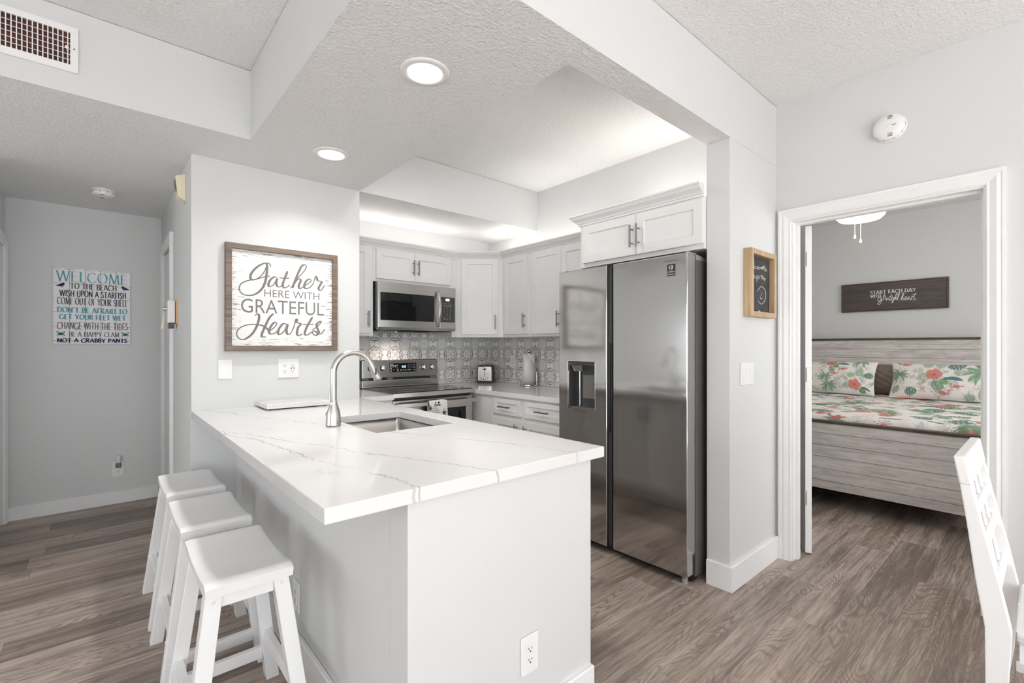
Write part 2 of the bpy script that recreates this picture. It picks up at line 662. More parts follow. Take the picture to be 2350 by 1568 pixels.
        mats = mats if isinstance(mats, (list, tuple)) else [mats]
        for m in mats:
            me.materials.append(m)
        me.polygons.foreach_set('material_index', s.mi)
        me.polygons.foreach_set('use_smooth', s.sm)
        o = bpy.data.objects.new(name, me)
        COL.objects.link(o)
        if parent is not None:
            o.parent = parent
            if loc is not None:
                o.location = loc
            ORG[o.name] = ORG[parent.name] + (Vector(loc) if loc is not None else Vector((0, 0, 0)))
        else:
            o.location = off
            ORG[o.name] = off.copy()
        return o


ORG = {}


def tag(o, label=None, cat=None, group=None, kind=None):
    for k, v in (('label', label), ('category', cat), ('group', group), ('kind', kind)):
        if v:
            o[k] = v
    return o


def thing(name, label, cat, loc=(0, 0, 0), deg=0.0, group=None):
    o = bpy.data.objects.new(name, None)
    o.empty_display_size = 0.1
    COL.objects.link(o)
    o.location = loc
    o.rotation_euler = (0, 0, math.radians(deg))
    ORG[o.name] = Vector(loc)
    return tag(o, label, cat, group)


def struct(name, mb, mats, label=None, parent=None):
    o = mb.build(name, mats, parent)
    tag(o, label, None, None, 'structure')
    return o


def dup(root, loc, label, deg=None):
    def cp(o, par):
        c = o.copy()
        COL.objects.link(c)
        c.parent = par
        for ch in o.children:
            cp(ch, c)
        return c
    r = cp(root, None)
    r.location = loc
    if deg is not None:
        r.rotation_euler = (0, 0, math.radians(deg))
    r['label'] = label
    return r


def text_mesh(mb, string, M, w, h, lift=0.0, thick=0.001, weight=0.0):
    """fit the words into a box w x h whose lower left corner is the origin of M (local x right, z up)"""
    cu = bpy.data.curves.new('t', 'FONT')
    cu.body = string
    cu.size = 1.0
    cu.offset = weight
    cu.extrude = 0.0
    cu.resolution_u = 3
    o = bpy.data.objects.new('t', cu)
    COL.objects.link(o)
    bpy.context.view_layer.update()
    me = bpy.data.meshes.new_from_object(o.evaluated_get(bpy.context.evaluated_depsgraph_get()))
    bpy.data.objects.remove(o)
    bpy.data.curves.remove(cu)
    A = np.array([v.co for v in me.vertices])
    mn, mx = A.min(0), A.max(0)
    sc = (w / (mx[0] - mn[0]), h / (mx[1] - mn[1]))
    keep = mb.M
    mb.M = M
    mb.add([((a[0] - mn[0]) * sc[0], lift, (a[1] - mn[1]) * sc[1]) for a in A], [list(p.vertices) for p in me.polygons])
    mb.M = keep
    bpy.data.meshes.remove(me)
    return mb


# a small roman capital alphabet made of strokes: name -> (advance, strokes)
def _arc(cx, cy, rx, ry, a0, a1, n=12):
    return [(cx + rx * math.cos(math.radians(a0 + (a1 - a0) * i / n)), cy + ry * math.sin(math.radians(a0 + (a1 - a0) * i / n))) for i in range(n + 1)]


ROM = {
    'A': (.80, [[(.05, 0), (.40, 1)], [(.40, 1), (.75, 0)], [(.2, .36), (.6, .36)]]),
    'B': (.62, [[(.12, 0), (.12, 1)], [(.12, 1)] + _arc(.3, .76, .22, .24, 90, -90) + [(.12, .52)], [(.12, .52)] + _arc(.32, .26, .26, .26, 90, -90) + [(.12, 0)]]),
    'C': (.80, [_arc(.44, .5, .38, .5, 45, 315, 20)]),
    'D': (.80, [[(.12, 0), (.12, 1)], [(.12, 1)] + _arc(.3, .5, .42, .5, 90, -90, 16) + [(.12, 0)]]),
    'E': (.62, [[(.12, 0), (.12, 1)], [(.12, 1), (.55, 1)], [(.12, .52), (.46, .52)], [(.12, 0), (.58, 0)]]),
    'F': (.58, [[(.12, 0), (.12, 1)], [(.12, 1), (.54, 1)], [(.12, .52), (.44, .52)]]),
    'G': (.84, [_arc(.44, .5, .38, .5, 45, 350, 20), [(.80, .42), (.80, .06)], [(.55, .42), (.80, .42)]]),
    'H': (.80, [[(.12, 0), (.12, 1)], [(.68, 0), (.68, 1)], [(.12, .52), (.68, .52)]]),
    'I': (.30, [[(.15, 0), (.15, 1)]]),
    'K': (.70, [[(.12, 0), (.12, 1)], [(.62, 1), (.14, .45)], [(.26, .56), (.66, 0)]]),
    'L': (.58, [[(.12, 0), (.12, 1)], [(.12, 0), (.55, 0)]]),
    'M': (.98, [[(.10, 0), (.18, 1)], [(.18, 1), (.5, .05)], [(.5, .05), (.82, 1)], [(.82, 1), (.9, 0)]]),
    'N': (.82, [[(.12, 0), (.12, 1)], [(.12, 1), (.70, 0)], [(.70, 0), (.70, 1)]]),
    'O': (.88, [_arc(.44, .5, .38, .5, 90, 450, 28)]),
    'P': (.60, [[(.12, 0), (.12, 1)], [(.12, 1)] + _arc(.3, .74, .25, .26, 90, -90) + [(.12, .48)]]),
    'R': (.68, [[(.12, 0), (.12, 1)], [(.12, 1)] + _arc(.3, .75, .24, .25, 90, -90) + [(.12, .5)], [(.3, .5), (.64, 0)]]),
    'S': (.58, [[(.48, .84), (.40, .97), (.26, 1), (.12, .92), (.10, .76), (.22, .60), (.38, .46), (.50, .32), (.48, .12), (.34, 0), (.18, .02), (.07, .18)]]),
    'T': (.72, [[(.36, 0), (.36, 1)], [(.03, 1), (.69, 1)]]),
    'U': (.80, [[(.12, 1), (.12, .3)] + _arc(.40, .28, .28, .28, 180, 360) + [(.68, .3), (.68, 1)]]),
    'W': (1.08, [[(.04, 1), (.30, 0)], [(.30, 0), (.54, 1)], [(.54, 1), (.80, 0)], [(.80, 0), (1.04, 1)]]),
    'Y': (.76, [[(.04, 1), (.38, .48)], [(.38, .48), (.72, 1)], [(.38, .48), (.38, 0)]]),
    "'": (.22, [[(.12, 1), (.08, .78)]]), ' ': (.36, []),
}


def roman(mb, string, M, w, h, thick_w, thin_w, serif=0.0, lift=0.0, gap=0.08, jitter=0.0):
    x = 0.0
    S = []
    rnd = random.Random(string)
    for ch in string:
        adv, st = ROM[ch]
        dz = rnd.uniform(-jitter, jitter)
        for p in st:
            S.append([(x + q[0], q[1] + dz) for q in p])
        x += adv + gap
    x -= gap
    keep = mb.M
    mb.M = M
    for p in S:
        q = [(a[0] / x * w, a[1] * h) for a in p]
        mb.ribbon(q, lambda d, t: thin_w + (thick_w - thin_w) * abs(d.y) ** 1.5 * (1.0 if d.x * d.y <= 0.02 else 0.55), lift, len(q) > 2)
        if serif and len(p) == 2 and abs(p[0][1] - p[1][1]) > 0.6:
            for e in q:
                mb.ribbon([(e[0] - serif, e[1]), (e[0] + serif, e[1])], thin_w, lift, False)
    mb.M = keep
    return mb


def bar_pull(parent, M, length=0.13, vertical=True, world=True, name='handle'):
    mb = MB(M)
    h = length / 2
    a = (lambda t: (0, -0.032, t)) if vertical else (lambda t: (t, -0.032, 0))
    mb.cyl(a(-h), a(h), 0.0058, n=12)
    for t in (-h * 0.62, h * 0.62):
        p = a(t)
        mb.cyl((p[0], 0.0, p[2]), p, 0.0042, n=8)
    return mb.build(name, PULLM, parent, world)


def shaker(parent, M, w, h, rail=0.052, name='door', world=True, handle=None):
    """door lying on its frame: local x right, z up from the lower left corner, front towards -y"""
    mb = MB(M)
    t, rec = 0.020, 0.009
    b = bmesh.new()
    x = [0, rail, w - rail, w]
    z = [0, rail, h - rail, h]
    q = 0.004
    rings = [[(0.0015, -t, 0.0015), (w - 0.0015, -t, 0.0015), (w - 0.0015, -t, h - 0.0015), (0.0015, -t, h - 0.0015)],
             [(rail, -t, rail), (w - rail, -t, rail), (w - rail, -t, h - rail), (rail, -t, h - rail)],
             [(rail + q, -t + rec, rail + q), (w - rail - q, -t + rec, rail + q), (w - rail - q, -t + rec, h - rail - q), (rail + q, -t + rec, h - rail - q)]]
    outer = [(0, -t + 0.0015, 0), (w, -t + 0.0015, 0), (w, -t + 0.0015, h), (0, -t + 0.0015, h)]
    back = [(0, 0, 0), (w, 0, 0), (w, 0, h), (0, 0, h)]
    R = [[b.verts.new(p) for p in r] for r in ([back, outer] + rings)]
    for k in range(len(R) - 1):
        for i in range(4):
            b.faces.new((R[k][i], R[k][(i + 1) % 4], R[k + 1][(i + 1) % 4], R[k + 1][i]))
    b.faces.new(R[-1])
    b.faces.new(R[0][::-1])
    mb.bm(b)
    d = mb.build(name, CAB, parent, world)
    if handle:
        hx, hz, vert, L = handle
        bar_pull(d, M @ Matrix.Translation((hx, -t, hz)), L, vert, world)
    return d

# hand lettering: strokes in metres on the face of each sign
GATHER=[[(0.785, 1.774), (0.774, 1.795), (0.745, 1.792), (0.709, 1.768), (0.679, 1.73), (0.67, 1.701), (0.683, 1.685), (0.715, 1.7), (0.745, 1.737), (0.764, 1.792)], [(0.757, 1.798), (0.763, 1.779), (0.761, 1.736), (0.752, 1.679), (0.733, 1.634), (0.698, 1.6), (0.658, 1.589), (0.624, 1.599), (0.611, 1.625), (0.62, 1.655), (0.655, 1.678), (0.704, 1.692), (0.743, 1.708), (0.778, 1.718)], [(0.822, 1.709), (0.804, 1.715), (0.781, 1.694), (0.77, 1.665), (0.778, 1.652), (0.799, 1.666), (0.82, 1.706), (0.815, 1.679), (0.822, 1.657), (0.841, 1.658), (0.852, 1.673)], [(0.882, 1.76), (0.867, 1.718), (0.853, 1.673), (0.86, 1.652), (0.878, 1.658), (0.893, 1.673)], [(0.833, 1.713), (0.857, 1.712), (0.892, 1.715)], [(0.899, 1.653), (0.94, 1.717), (0.978, 1.765), (0.996, 1.798), (0.983, 1.812), (0.963, 1.794), (0.938, 1.735), (0.91, 1.655)], [(0.91, 1.655), (0.933, 1.699), (0.952, 1.717), (0.961, 1.706), (0.949, 1.673), (0.955, 1.654), (0.978, 1.667)], [(0.975, 1.67), (1.003, 1.688), (1.025, 1.709), (1.017, 1.722), (0.996, 1.708), (0.982, 1.675), (0.992, 1.657), (1.021, 1.67), (1.042, 1.699)], [(1.042, 1.699), (1.053, 1.741), (1.062, 1.734), (1.069, 1.715), (1.094, 1.712), (1.086, 1.693), (1.073, 1.665), (1.088, 1.653), (1.112, 1.688)], [(0.694, 1.466), (0.708, 1.48), (0.718, 1.469), (0.713, 1.428), (0.69, 1.372), (0.658, 1.335), (0.628, 1.322), (0.604, 1.335), (0.598, 1.364), (0.616, 1.393), (0.655, 1.411), (0.704, 1.415), (0.743, 1.406), (0.77, 1.383)], [(0.8, 1.486), (0.776, 1.459), (0.753, 1.408), (0.734, 1.359), (0.736, 1.34), (0.755, 1.34)], [(0.774, 1.376), (0.799, 1.395), (0.818, 1.421), (0.806, 1.432), (0.787, 1.41), (0.773, 1.377), (0.783, 1.358), (0.81, 1.366), (0.828, 1.388)], [(0.879, 1.416), (0.859, 1.426), (0.835, 1.399), (0.825, 1.367), (0.835, 1.356), (0.861, 1.378), (0.881, 1.423), (0.875, 1.383), (0.882, 1.358), (0.902, 1.366)], [(0.902, 1.366), (0.921, 1.413), (0.93, 1.454), (0.939, 1.452), (0.935, 1.435), (0.961, 1.427), (0.945, 1.402), (0.938, 1.369), (0.946, 1.351), (0.971, 1.362)], [(1.035, 1.474), (1.009, 1.428), (0.989, 1.382), (0.987, 1.359), (1.003, 1.356), (1.03, 1.376)], [(0.974, 1.424), (1.003, 1.424), (1.042, 1.427)], [(1.03, 1.388), (1.062, 1.41), (1.091, 1.443), (1.08, 1.445), (1.06, 1.425), (1.068, 1.394), (1.075, 1.374), (1.055, 1.353), (1.034, 1.371), (1.046, 1.383), (1.084, 1.363), (1.114, 1.395)]]
HEART=[[(1.249, 1.828), (1.271, 1.83), (1.282, 1.804), (1.268, 1.789), (1.248, 1.82), (1.252, 1.776), (1.271, 1.751), (1.282, 1.764), (1.256, 1.792), (1.235, 1.807)], [(1.235, 1.798), (1.228, 1.83), (1.22, 1.82), (1.207, 1.822), (1.213, 1.794)], [(1.184, 1.823), (1.2, 1.816), (1.203, 1.796), (1.186, 1.808), (1.181, 1.792), (1.172, 1.798)], [(1.159, 1.864), (1.174, 1.807), (1.164, 1.79), (1.156, 1.799)], [(1.184, 1.835), (1.147, 1.84)], [(1.159, 1.797), (1.142, 1.814), (1.151, 1.826), (1.16, 1.806), (1.148, 1.789), (1.133, 1.807)], [(1.131, 1.806), (1.11, 1.851), (1.115, 1.863), (1.131, 1.825), (1.15, 1.768), (1.157, 1.767), (1.141, 1.795)], [(1.128, 1.819), (1.133, 1.795), (1.117, 1.815), (1.115, 1.791)], [(1.112, 1.793), (1.09, 1.854), (1.096, 1.861), (1.108, 1.802), (1.097, 1.79)], [(1.081, 1.784), (1.056, 1.846), (1.061, 1.861), (1.079, 1.786), (1.063, 1.817), (1.058, 1.787), (1.049, 1.795)], [(1.048, 1.793), (1.029, 1.81), (1.038, 1.822), (1.047, 1.798), (1.036, 1.785), (1.02, 1.798)], [(1.003, 1.819), (1.019, 1.811), (1.021, 1.789), (1.005, 1.806), (1.001, 1.785), (0.994, 1.793)], [(0.994, 1.784), (0.985, 1.822), (0.98, 1.813), (0.97, 1.819)], [(0.959, 1.852), (0.973, 1.796), (0.966, 1.78), (0.951, 1.797)], [(0.989, 1.834), (0.949, 1.844)]]
CHALK=[[(2.702, 1.728), (2.725, 1.736), (2.713, 1.742), (2.699, 1.73), (2.719, 1.721)], [(2.735, 1.754), (2.735, 1.721)], [(2.765, 1.732), (2.746, 1.727), (2.746, 1.717), (2.768, 1.719)], [(2.787, 1.733), (2.773, 1.723), (2.787, 1.717), (2.798, 1.726), (2.787, 1.733)], [(2.809, 1.717), (2.815, 1.733), (2.826, 1.724), (2.836, 1.735), (2.843, 1.721)], [(2.849, 1.728), (2.868, 1.734), (2.857, 1.74), (2.846, 1.729), (2.866, 1.722)], [(2.874, 1.749), (2.877, 1.72)], [(2.86, 1.737), (2.892, 1.738)], [(2.899, 1.731), (2.889, 1.721), (2.9, 1.716), (2.909, 1.725), (2.899, 1.731)], [(2.714, 1.697), (2.714, 1.665), (2.698, 1.658)], [(2.695, 1.694), (2.727, 1.7)], [(2.738, 1.68), (2.741, 1.664), (2.757, 1.666), (2.76, 1.681)], [(2.773, 1.678), (2.773, 1.642)], [(2.773, 1.676), (2.793, 1.678), (2.79, 1.664), (2.773, 1.662)], [(2.809, 1.678), (2.809, 1.663)], [(2.809, 1.686), (2.809, 1.683)], [(2.834, 1.693), (2.834, 1.664)], [(2.82, 1.681), (2.851, 1.684)], [(2.851, 1.67), (2.868, 1.675), (2.86, 1.682), (2.85, 1.673), (2.866, 1.665)], [(2.877, 1.674), (2.88, 1.656)], [(2.877, 1.667), (2.897, 1.675)], [(2.832, 1.624), (2.793, 1.601), (2.779, 1.569), (2.797, 1.536), (2.839, 1.523), (2.881, 1.545), (2.897, 1.577), (2.881, 1.611), (2.832, 1.624)], [(2.818, 1.594), (2.819, 1.591)], [(2.854, 1.592), (2.856, 1.588)], [(2.832, 1.584), (2.834, 1.569)], [(2.818, 1.563), (2.829, 1.551), (2.849, 1.557)]]


# ------------------------------------------------------------------ the setting
HC, HS = 2.743, 2.377           # high ceiling, dropped ceiling
XR, YB = 3.10, 3.94             # right wall, kitchen back wall
YBEAM = 1.105

struct('floor', MB().box(-3.3, 7.0, -3.8, 5.2, -0.05, 0.0), FLOOR, 'grey brown wood plank floor running through the rooms')
struct('ceiling', MB().box(-3.3, 7.0, -3.8, 5.2, HC, HC + 0.05), CEIL, 'high white textured ceiling')

# dropped ceiling: hall, strip with the downlights, beam and strip above the kitchen cabinets.
s = MB()
def drop(x0, x1, y0, y1):
    s.m = 0
    s.add([(x0, y0, HS), (x1, y0, HS), (x1, y1, HS), (x0, y1, HS)], [(3, 2, 1, 0)])
    s.m = 1
    for (a, b) in (((x0, y0), (x1, y0)), ((x1, y0), (x1, y1)), ((x1, y1), (x0, y1)), ((x0, y1), (x0, y0))):
        s.add([(a[0], a[1], HS), (b[0], b[1], HS), (b[0], b[1], HC - 0.002), (a[0], a[1], HC - 0.002)], [(0, 1, 2, 3)])
drop(0.588, 1.36, YBEAM, 3.205)
drop(-3.2, 0.588, 2.79, 5.08)
drop(0.588, 1.36, 3.205, 5.08)
drop(1.36, XR, YBEAM, 1.232)
drop(1.36, XR, 3.205, YB + 0.1)
o = s.build('ceiling_soffit', [CEIL, WALL], recalc=False)
tag(o, 'dropped ceiling strip with two round downlights above the counter', kind='structure')

struct('wall_right', MB().box(XR, XR + 0.12, -3.7, 0.20, 0, HC).box(XR, XR + 0.12, 1.03, YB + 0.1, 0, HC).box(XR, XR + 0.12, 0.20, 1.03, 2.045, HC), WALL)
struct('wall_wing', MB().box(2.474, XR, YBEAM, 1.232, 0, HS, 0.003), WALL, 'white wall end with the chalkboard beside the refrigerator')
struct('wall_partition', MB().box(0.375, 1.362, 3.205, 3.32, 0, HS, 0.003), WALL, 'white wall with the framed sign at the end of the counter')
struct('wall_kitchen_back', MB().box(1.25, XR, YB, YB + 0.1, 0, HC), WALL)
struct('wall_kitchen_left', MB().box(1.25, 1.362, 3.32, YB, 0, HS), WALL)
struct('wall_hall_right', MB().box(0.375, 0.47, 3.32, 4.20, 0, HS).box(0.375, 0.47, 4.83, 5.02, 0, HS).box(0.375, 0.47, 4.20, 4.83, 2.04, HS), WALL)
struct('wall_hall_back', MB().box(-0.66, 0.47, 5.02, 5.12, 0, HS), WALL)
struct('wall_hall_left', MB().box(-0.66, -0.545, 3.95, 4.05, 0, HS).box(-0.66, -0.545, 4.94, 5.02, 0, HS).box(-0.66, -0.545, 4.05, 4.94, 2.01, HS), WALL)
struct('wall_foyer', MB().box(-3.3, -0.66, 3.95, 4.05, 0, HS), WALL)
wl = MB()
WINS = ((-2.4, -1.0, 0.75, 2.05), (1.5, 2.5, 0.75, 1.95), (2.95, 3.95, 0.85, 1.82))  # first opening is made up to go with the added right wall light
y = -3.7
for (a, b, c, d) in WINS:
    wl.box(-3.3, -3.2, y, a, 0, HC).box(-3.3, -3.2, a, b, 0, c).box(-3.3, -3.2, a, b, d, HC)
    y = b
wl.box(-3.3, -3.2, y, 4.05, 0, HC)
struct('wall_left', wl, WALL)
struct('wall_rear', MB().box(-3.3, -2.55, -3.7, -3.6, 0, HC).box(2.15, XR, -3.7, -3.6, 0, HC).box(-2.55, 2.15, -3.7, -3.6, 2.2, HC), WALL)
struct('wall_bedroom_far', MB().box(6.58, 6.68, -1.8, 3.4, 0, HC), WALL)
struct('wall_bedroom_left', MB().box(XR + 0.12, 6.58, 3.3, 3.4, 0, HC), WALL)
struct('wall_bedroom_right', MB().box(XR + 0.12, 6.58, -1.8, -1.7, 0, HC), WALL)

# windows that let the day in, behind and left of the camera; the first left one is invented
w = MB()
for x in (-2.55, -0.23, 2.09):
    w.box(x, x + 0.06, -3.68, -3.62, 0.0, 2.2, 0.004)
w.box(-2.55, 2.15, -3.68, -3.62, 0.0, 0.06).box(-2.55, 2.15, -3.68, -3.62, 2.14, 2.2)
struct('window_1', w, TRIM)
for i, (a, b, c, d) in enumerate(WINS):
    w = MB()
    for y in (a, (a + b) / 2 - 0.025, b - 0.05):
        w.box(-3.28, -3.22, y, y + 0.05, c, d, 0.004)
    w.box(-3.28, -3.22, a, b, c, c + 0.05).box(-3.28, -3.22, a, b, d - 0.05, d)
    struct('window_%d' % (i + 2), w, TRIM)

# baseboards
def baseboard(name, path, h=0.128, t=0.016, label=None):
    prof = [(0, 0), (t, 0), (t, h - 0.004), (t - 0.004, h), (0, h)]
    struct(name, MB().sweep(path, prof), TRIM, label)
def bb(name, path, h=0.13, t=0.016, label=None):
    # the path runs with the wall on its right-hand side
    baseboard(name, path, h, t, label)
bb('baseboard_wing', [(3.082, YBEAM), (2.474, YBEAM), (2.474, 1.226)], 0.132, 0.0175, 'white baseboard wrapping the wall end by the refrigerator')
bb('baseboard_hall', [(0.352, 5.02), (-0.53, 5.02)], 0.098, 0.015, 'white baseboard under the beach sign')
bb('baseboard_right', [(XR, -3.6), (XR, 0.125)], 0.13)
bb('baseboard_peninsula', [(1.334, 1.098), (0.594, 1.098), (0.594, 3.20)], 0.13, 0.016)

# door casings: colonial profile swept up, over and down
CAS = [(0.0, 0.0), (0.0, 0.010), (0.006, 0.014), (0.012, 0.011), (0.020, 0.014), (0.036, 0.020), (0.050, 0.017), (0.054, 0.020), (0.068, 0.020), (0.068, 0.0)]
def casing(name, a, b, top, M, label=None):
    # local: x along the wall, y up, z out of the wall
    mb = MB(M)
    mb.sweep([(b, 0), (b, top), (a, top), (a, 0)], [(-o, h) for (o, h) in CAS])
    return struct(name, mb, TRIM, label)
MX = Matrix(((0, 0, -1, XR), (-1, 0, 0, 0), (0, 1, 0, 0), (0, 0, 0, 1)))      # right wall, facing -x: local x = -y
o = casing('trim_1', -1.020, -0.202, 2.030, MX, 'white moulded casing round the bedroom doorway')
j = MB()
j.box(XR - 0.001, XR + 0.121, 1.012, 1.0285, 0, 2.0215).box(XR - 0.001, XR + 0.121, 0.2015, 0.21, 0, 2.0215).box(XR - 0.001, XR + 0.121, 0.2015, 1.0285, 2.022, 2.044)
j.box(XR + 0.045, XR + 0.085, 1.000, 1.0118, 0, 2.0098).box(XR + 0.045, XR + 0.085, 0.2102, 0.222, 0, 2.0098).box(XR + 0.045, XR + 0.085, 0.2102, 1.0118, 2.010, 2.0218)
struct('trim_2', j, TRIM, 'white jamb and stop inside the bedroom doorway')
MH = Matrix(((0, 0, -1, 0.375), (-1, 0, 0, 0), (0, 1, 0, 0), (0, 0, 0, 1)))
casing('trim_3', -4.83, -4.20, 2.035, MH, 'white door casing at the right of the hall')
ML = Matrix(((0, 0, 1, -0.545), (1, 0, 0, 0), (0, 1, 0, 0), (0, 0, 0, 1)))
struct('door_3', MB().box(-0.60, -0.565, 4.053, 4.937, 0.01, 2.0, 0.002), TRIM)
casing('trim_4', 4.05, 4.94, 2.005, ML, 'white door casing at the left end of the hall')
struct('door_2', MB().box(0.39, 0.425, 4.203, 4.827, 0.01, 2.035, 0.002), TRIM, 'white door closed in the right hall wall')

# bedroom door, swung open into the bedroom
dr = thing('door_1', 'white bedroom door swung open, seen edge on', None, (3.268, 0.999, 0.008), 0)
dr['kind'] = 'structure'
dr.rotation_euler = (0, 0, math.atan2(0.454, 0.891))
m = MB().box(0.0, 0.76, -0.0342, 0.0, 0, 2.015, 0.0015)
for (z0, z1) in ((0.22, 0.92), (1.02, 1.86)):
    for (x0, x1) in ((0.12, 0.35), (0.42, 0.65)):
        m.box(x0, x1, -0.0352, 0.001, z0, z1, 0.004)
leaf = m.build('door_leaf', TRIM, dr, False)
for z in (0.30, 1.055, 1.765):
    h = MB().box(-0.002, 0.0005, -0.033, -0.004, z, z + 0.089, 0.0008)
    for k in range(5):
        h.cyl((-0.006, -0.0015, z + 0.0178 * k + 0.001), (-0.006, -0.0015, z + 0.0178 * k + 0.0168), 0.0065, n=10)
    h.box(-0.038, -0.006, -0.0045, -0.002, z, z + 0.089, 0.0006)
    h.build('hinge', PLASTIC, dr, False)
k = MB().lathe([(0, 0), (0.032, 0), (0.03, 0.008), (0.012, 0.012), (0.012, 0.035), (0.026, 0.045), (0.028, 0.06), (0.015, 0.072), (0, 0.072)], (0.70, 0.0, 0.96), axis='y', n=24)
k.build('door_knob', NICKEL, dr, False)

# half wall of the peninsula and the tile behind the counters
struct('wall_peninsula', MB().box(0.596, 1.334, 1.098, 1.20, 0, 0.874, 0.003).box(0.596, 0.70, 1.20, 3.204, 0, 0.874), WALL, 'white half wall under the peninsula countertop')
struct('wall_backsplash', MB().box(1.364, XR - 0.001, YB - 0.010, YB - 0.001, 0.916, 1.40).box(XR - 0.010, XR - 0.001, 2.20, YB - 0.010, 0.916, 1.40).box(1.363, 1.372, 3.33, YB - 0.010, 0.916, 1.40), TILE, 'patterned grey and white tile behind the counters')


# ------------------------------------------------------------------ counters, sink, faucet
def slab(name, xs, ys, holes, z0, z1, label, outline=None, bev=0.003):
    """slab made of grid cells, skipping the cells in holes"""
    b = bmesh.new()
    vt = {}
    def vv(i, j, z):
        key = (i, j, z)
        if key not in vt:
            vt[key] = b.verts.new((xs[i], ys[j], z))
        return vt[key]
    cells = [(i, j) for i in range(len(xs) - 1) for j in range(len(ys) - 1) if (i, j) not in holes]
    for (i, j) in cells:
        b.faces.new((vv(i, j, z1), vv(i + 1, j, z1), vv(i + 1, j + 1, z1), vv(i, j + 1, z1)))
        b.faces.new((vv(i, j + 1, z0), vv(i + 1, j + 1, z0), vv(i + 1, j, z0), vv(i, j, z0)))
        for (di, dj, p, q) in ((-1, 0, (i, j + 1), (i, j)), (1, 0, (i + 1, j), (i + 1, j + 1)), (0, -1, (i, j), (i + 1, j)), (0, 1, (i + 1, j + 1), (i, j + 1))):
            if (i + di, j + dj) not in cells:
                b.faces.new((vv(*p, z0), vv(*q, z0), vv(*q, z1), vv(*p, z1)))
    bmesh.ops.recalc_face_normals(b, faces=b.faces)
    ed = [e for e in b.edges if len(e.link_faces) == 2 and e.calc_face_angle() > 0.8]
    vert = [e for e in ed if abs(e.verts[0].co.z - e.verts[1].co.z) > 0.01]
    bmesh.ops.bevel(b, geom=ed, offset=bev, segments=2, affect='EDGES', profile=0.6)
    o = MB().bm(b).build(name, QUARTZ)
    return tag(o, label, 'countertop', 'white quartz countertops')

slab('countertop', [0.375, 0.872, 1.268, 1.363, 1.383], [1.075, 1.875, 2.44, 3.2045, 3.25], {(1, 1), (0, 3), (1, 3), (2, 3)}, 0.876, 0.914,
     'large white veined countertop on the peninsula with the sink cut into it')
slab('countertop', [1.3735, 1.652], [3.252, YB - 0.0105], set(), 0.876, 0.914, 'short white countertop between the range and the wall at its left')
slab('countertop', [2.421, XR - 0.0105], [2.206, YB - 0.0105], set(), 0.876, 0.914, 'white countertop right of the range under the toaster')

# undermount sink: an open steel bowl with rounded corners
def rrect(x0, x1, y0, y1, r, n=6):
    P = []
    for (cx, cy, a) in ((x1 - r, y1 - r, 0), (x0 + r, y1 - r, 90), (x0 + r, y0 + r, 180), (x1 - r, y0 + r, 270)):
        for k in range(n + 1):
            th = math.radians(a + 90 * k / n)
            P.append((cx + r * math.cos(th), cy + r * math.sin(th)))
    return P
sk = thing('sink', 'undermount stainless steel sink in the peninsula countertop', 'sink', (1.07, 2.157, 0.66))
m = MB()
R = [(rrect(0.855, 1.285, 1.858, 2.457, 0.03), 0.8755), (rrect(0.869, 1.271, 1.872, 2.443, 0.022), 0.8755), (rrect(0.873, 1.267, 1.876, 2.439, 0.022), 0.72), (rrect(0.893, 1.247, 1.896, 2.419, 0.03), 0.70)]
n = len(R[0][0])
vs = [(p[0], p[1], z) for (q, z) in R for p in q]
m.add(vs, [(k * n + i, k * n + (i + 1) % n, (k + 1) * n + (i + 1) % n, (k + 1) * n + i) for k in range(3) for i in range(n)] + [tuple(3 * n + i for i in range(n))], True)
ob = m.build('bowl', SINKM, sk)
MB().lathe([(0.045, 0.7005), (0.043, 0.703), (0.03, 0.702), (0.0, 0.698)], (1.07, 2.157, 0), 24).build('drain', CHROME, sk)

fa = thing('faucet', 'brushed nickel gooseneck faucet with pull-down spray head', 'faucet', (0.80, 2.175, 0.914))
FX, FY = 0.80, 2.175
MB().lathe([(0, 0.9143), (0.0335, 0.9143), (0.0335, 0.920), (0.0322, 0.945), (0.031, 0.962), (0.027, 0.985), (0.019, 1.008), (0.0158, 1.024), (0.0158, 1.03), (0, 1.03)], (FX, FY, 0)).build('base', NICKEL, fa)
cx, cz, rr = FX + 0.094, 1.158, 0.094
path = [(FX, FY, 1.027), (FX, FY, 1.09)] + [(cx + rr * math.cos(math.radians(a)), FY, cz + rr * math.sin(math.radians(a))) for a in range(180, 24, -6)]
MB().tube(path, 0.0142, 20).build('spout', NICKEL, fa)
ex, ez = path[-1][0], path[-1][2]
dx, dz = math.sin(math.radians(27)), -math.cos(math.radians(27))
MB().tube([(ex + dx * t, FY, ez + dz * t) for t in (0.0, 0.002, 0.03, 0.085, 0.098, 0.102)], [0.0142, 0.0148, 0.0155, 0.0195, 0.0198, 0.0170], 20).build('spray_head', NICKEL, fa)
MB().box(ex + dx * 0.05 - 0.004, ex + dx * 0.05 + 0.004, FY - 0.022, FY - 0.016, ez + dz * 0.07, ez + dz * 0.035, 0.002).build('spray_button', CHAR, fa)
hm = MB().lathe([(0, 0.018), (0.0135, 0.02), (0.0185, 0.034), (0.0185, 0.052), (0.015, 0.060), (0, 0.062)], (FX, FY, 0.962), 20, 'y')
hm.tube([(FX, FY + 0.046, 0.975), (FX + 0.002, FY + 0.050, 1.0), (FX + 0.006, FY + 0.056, 1.05), (FX + 0.009, FY + 0.060, 1.075)], [0.0048, 0.0052, 0.0062, 0.0058], 12)
hm.build('lever', NICKEL, fa)

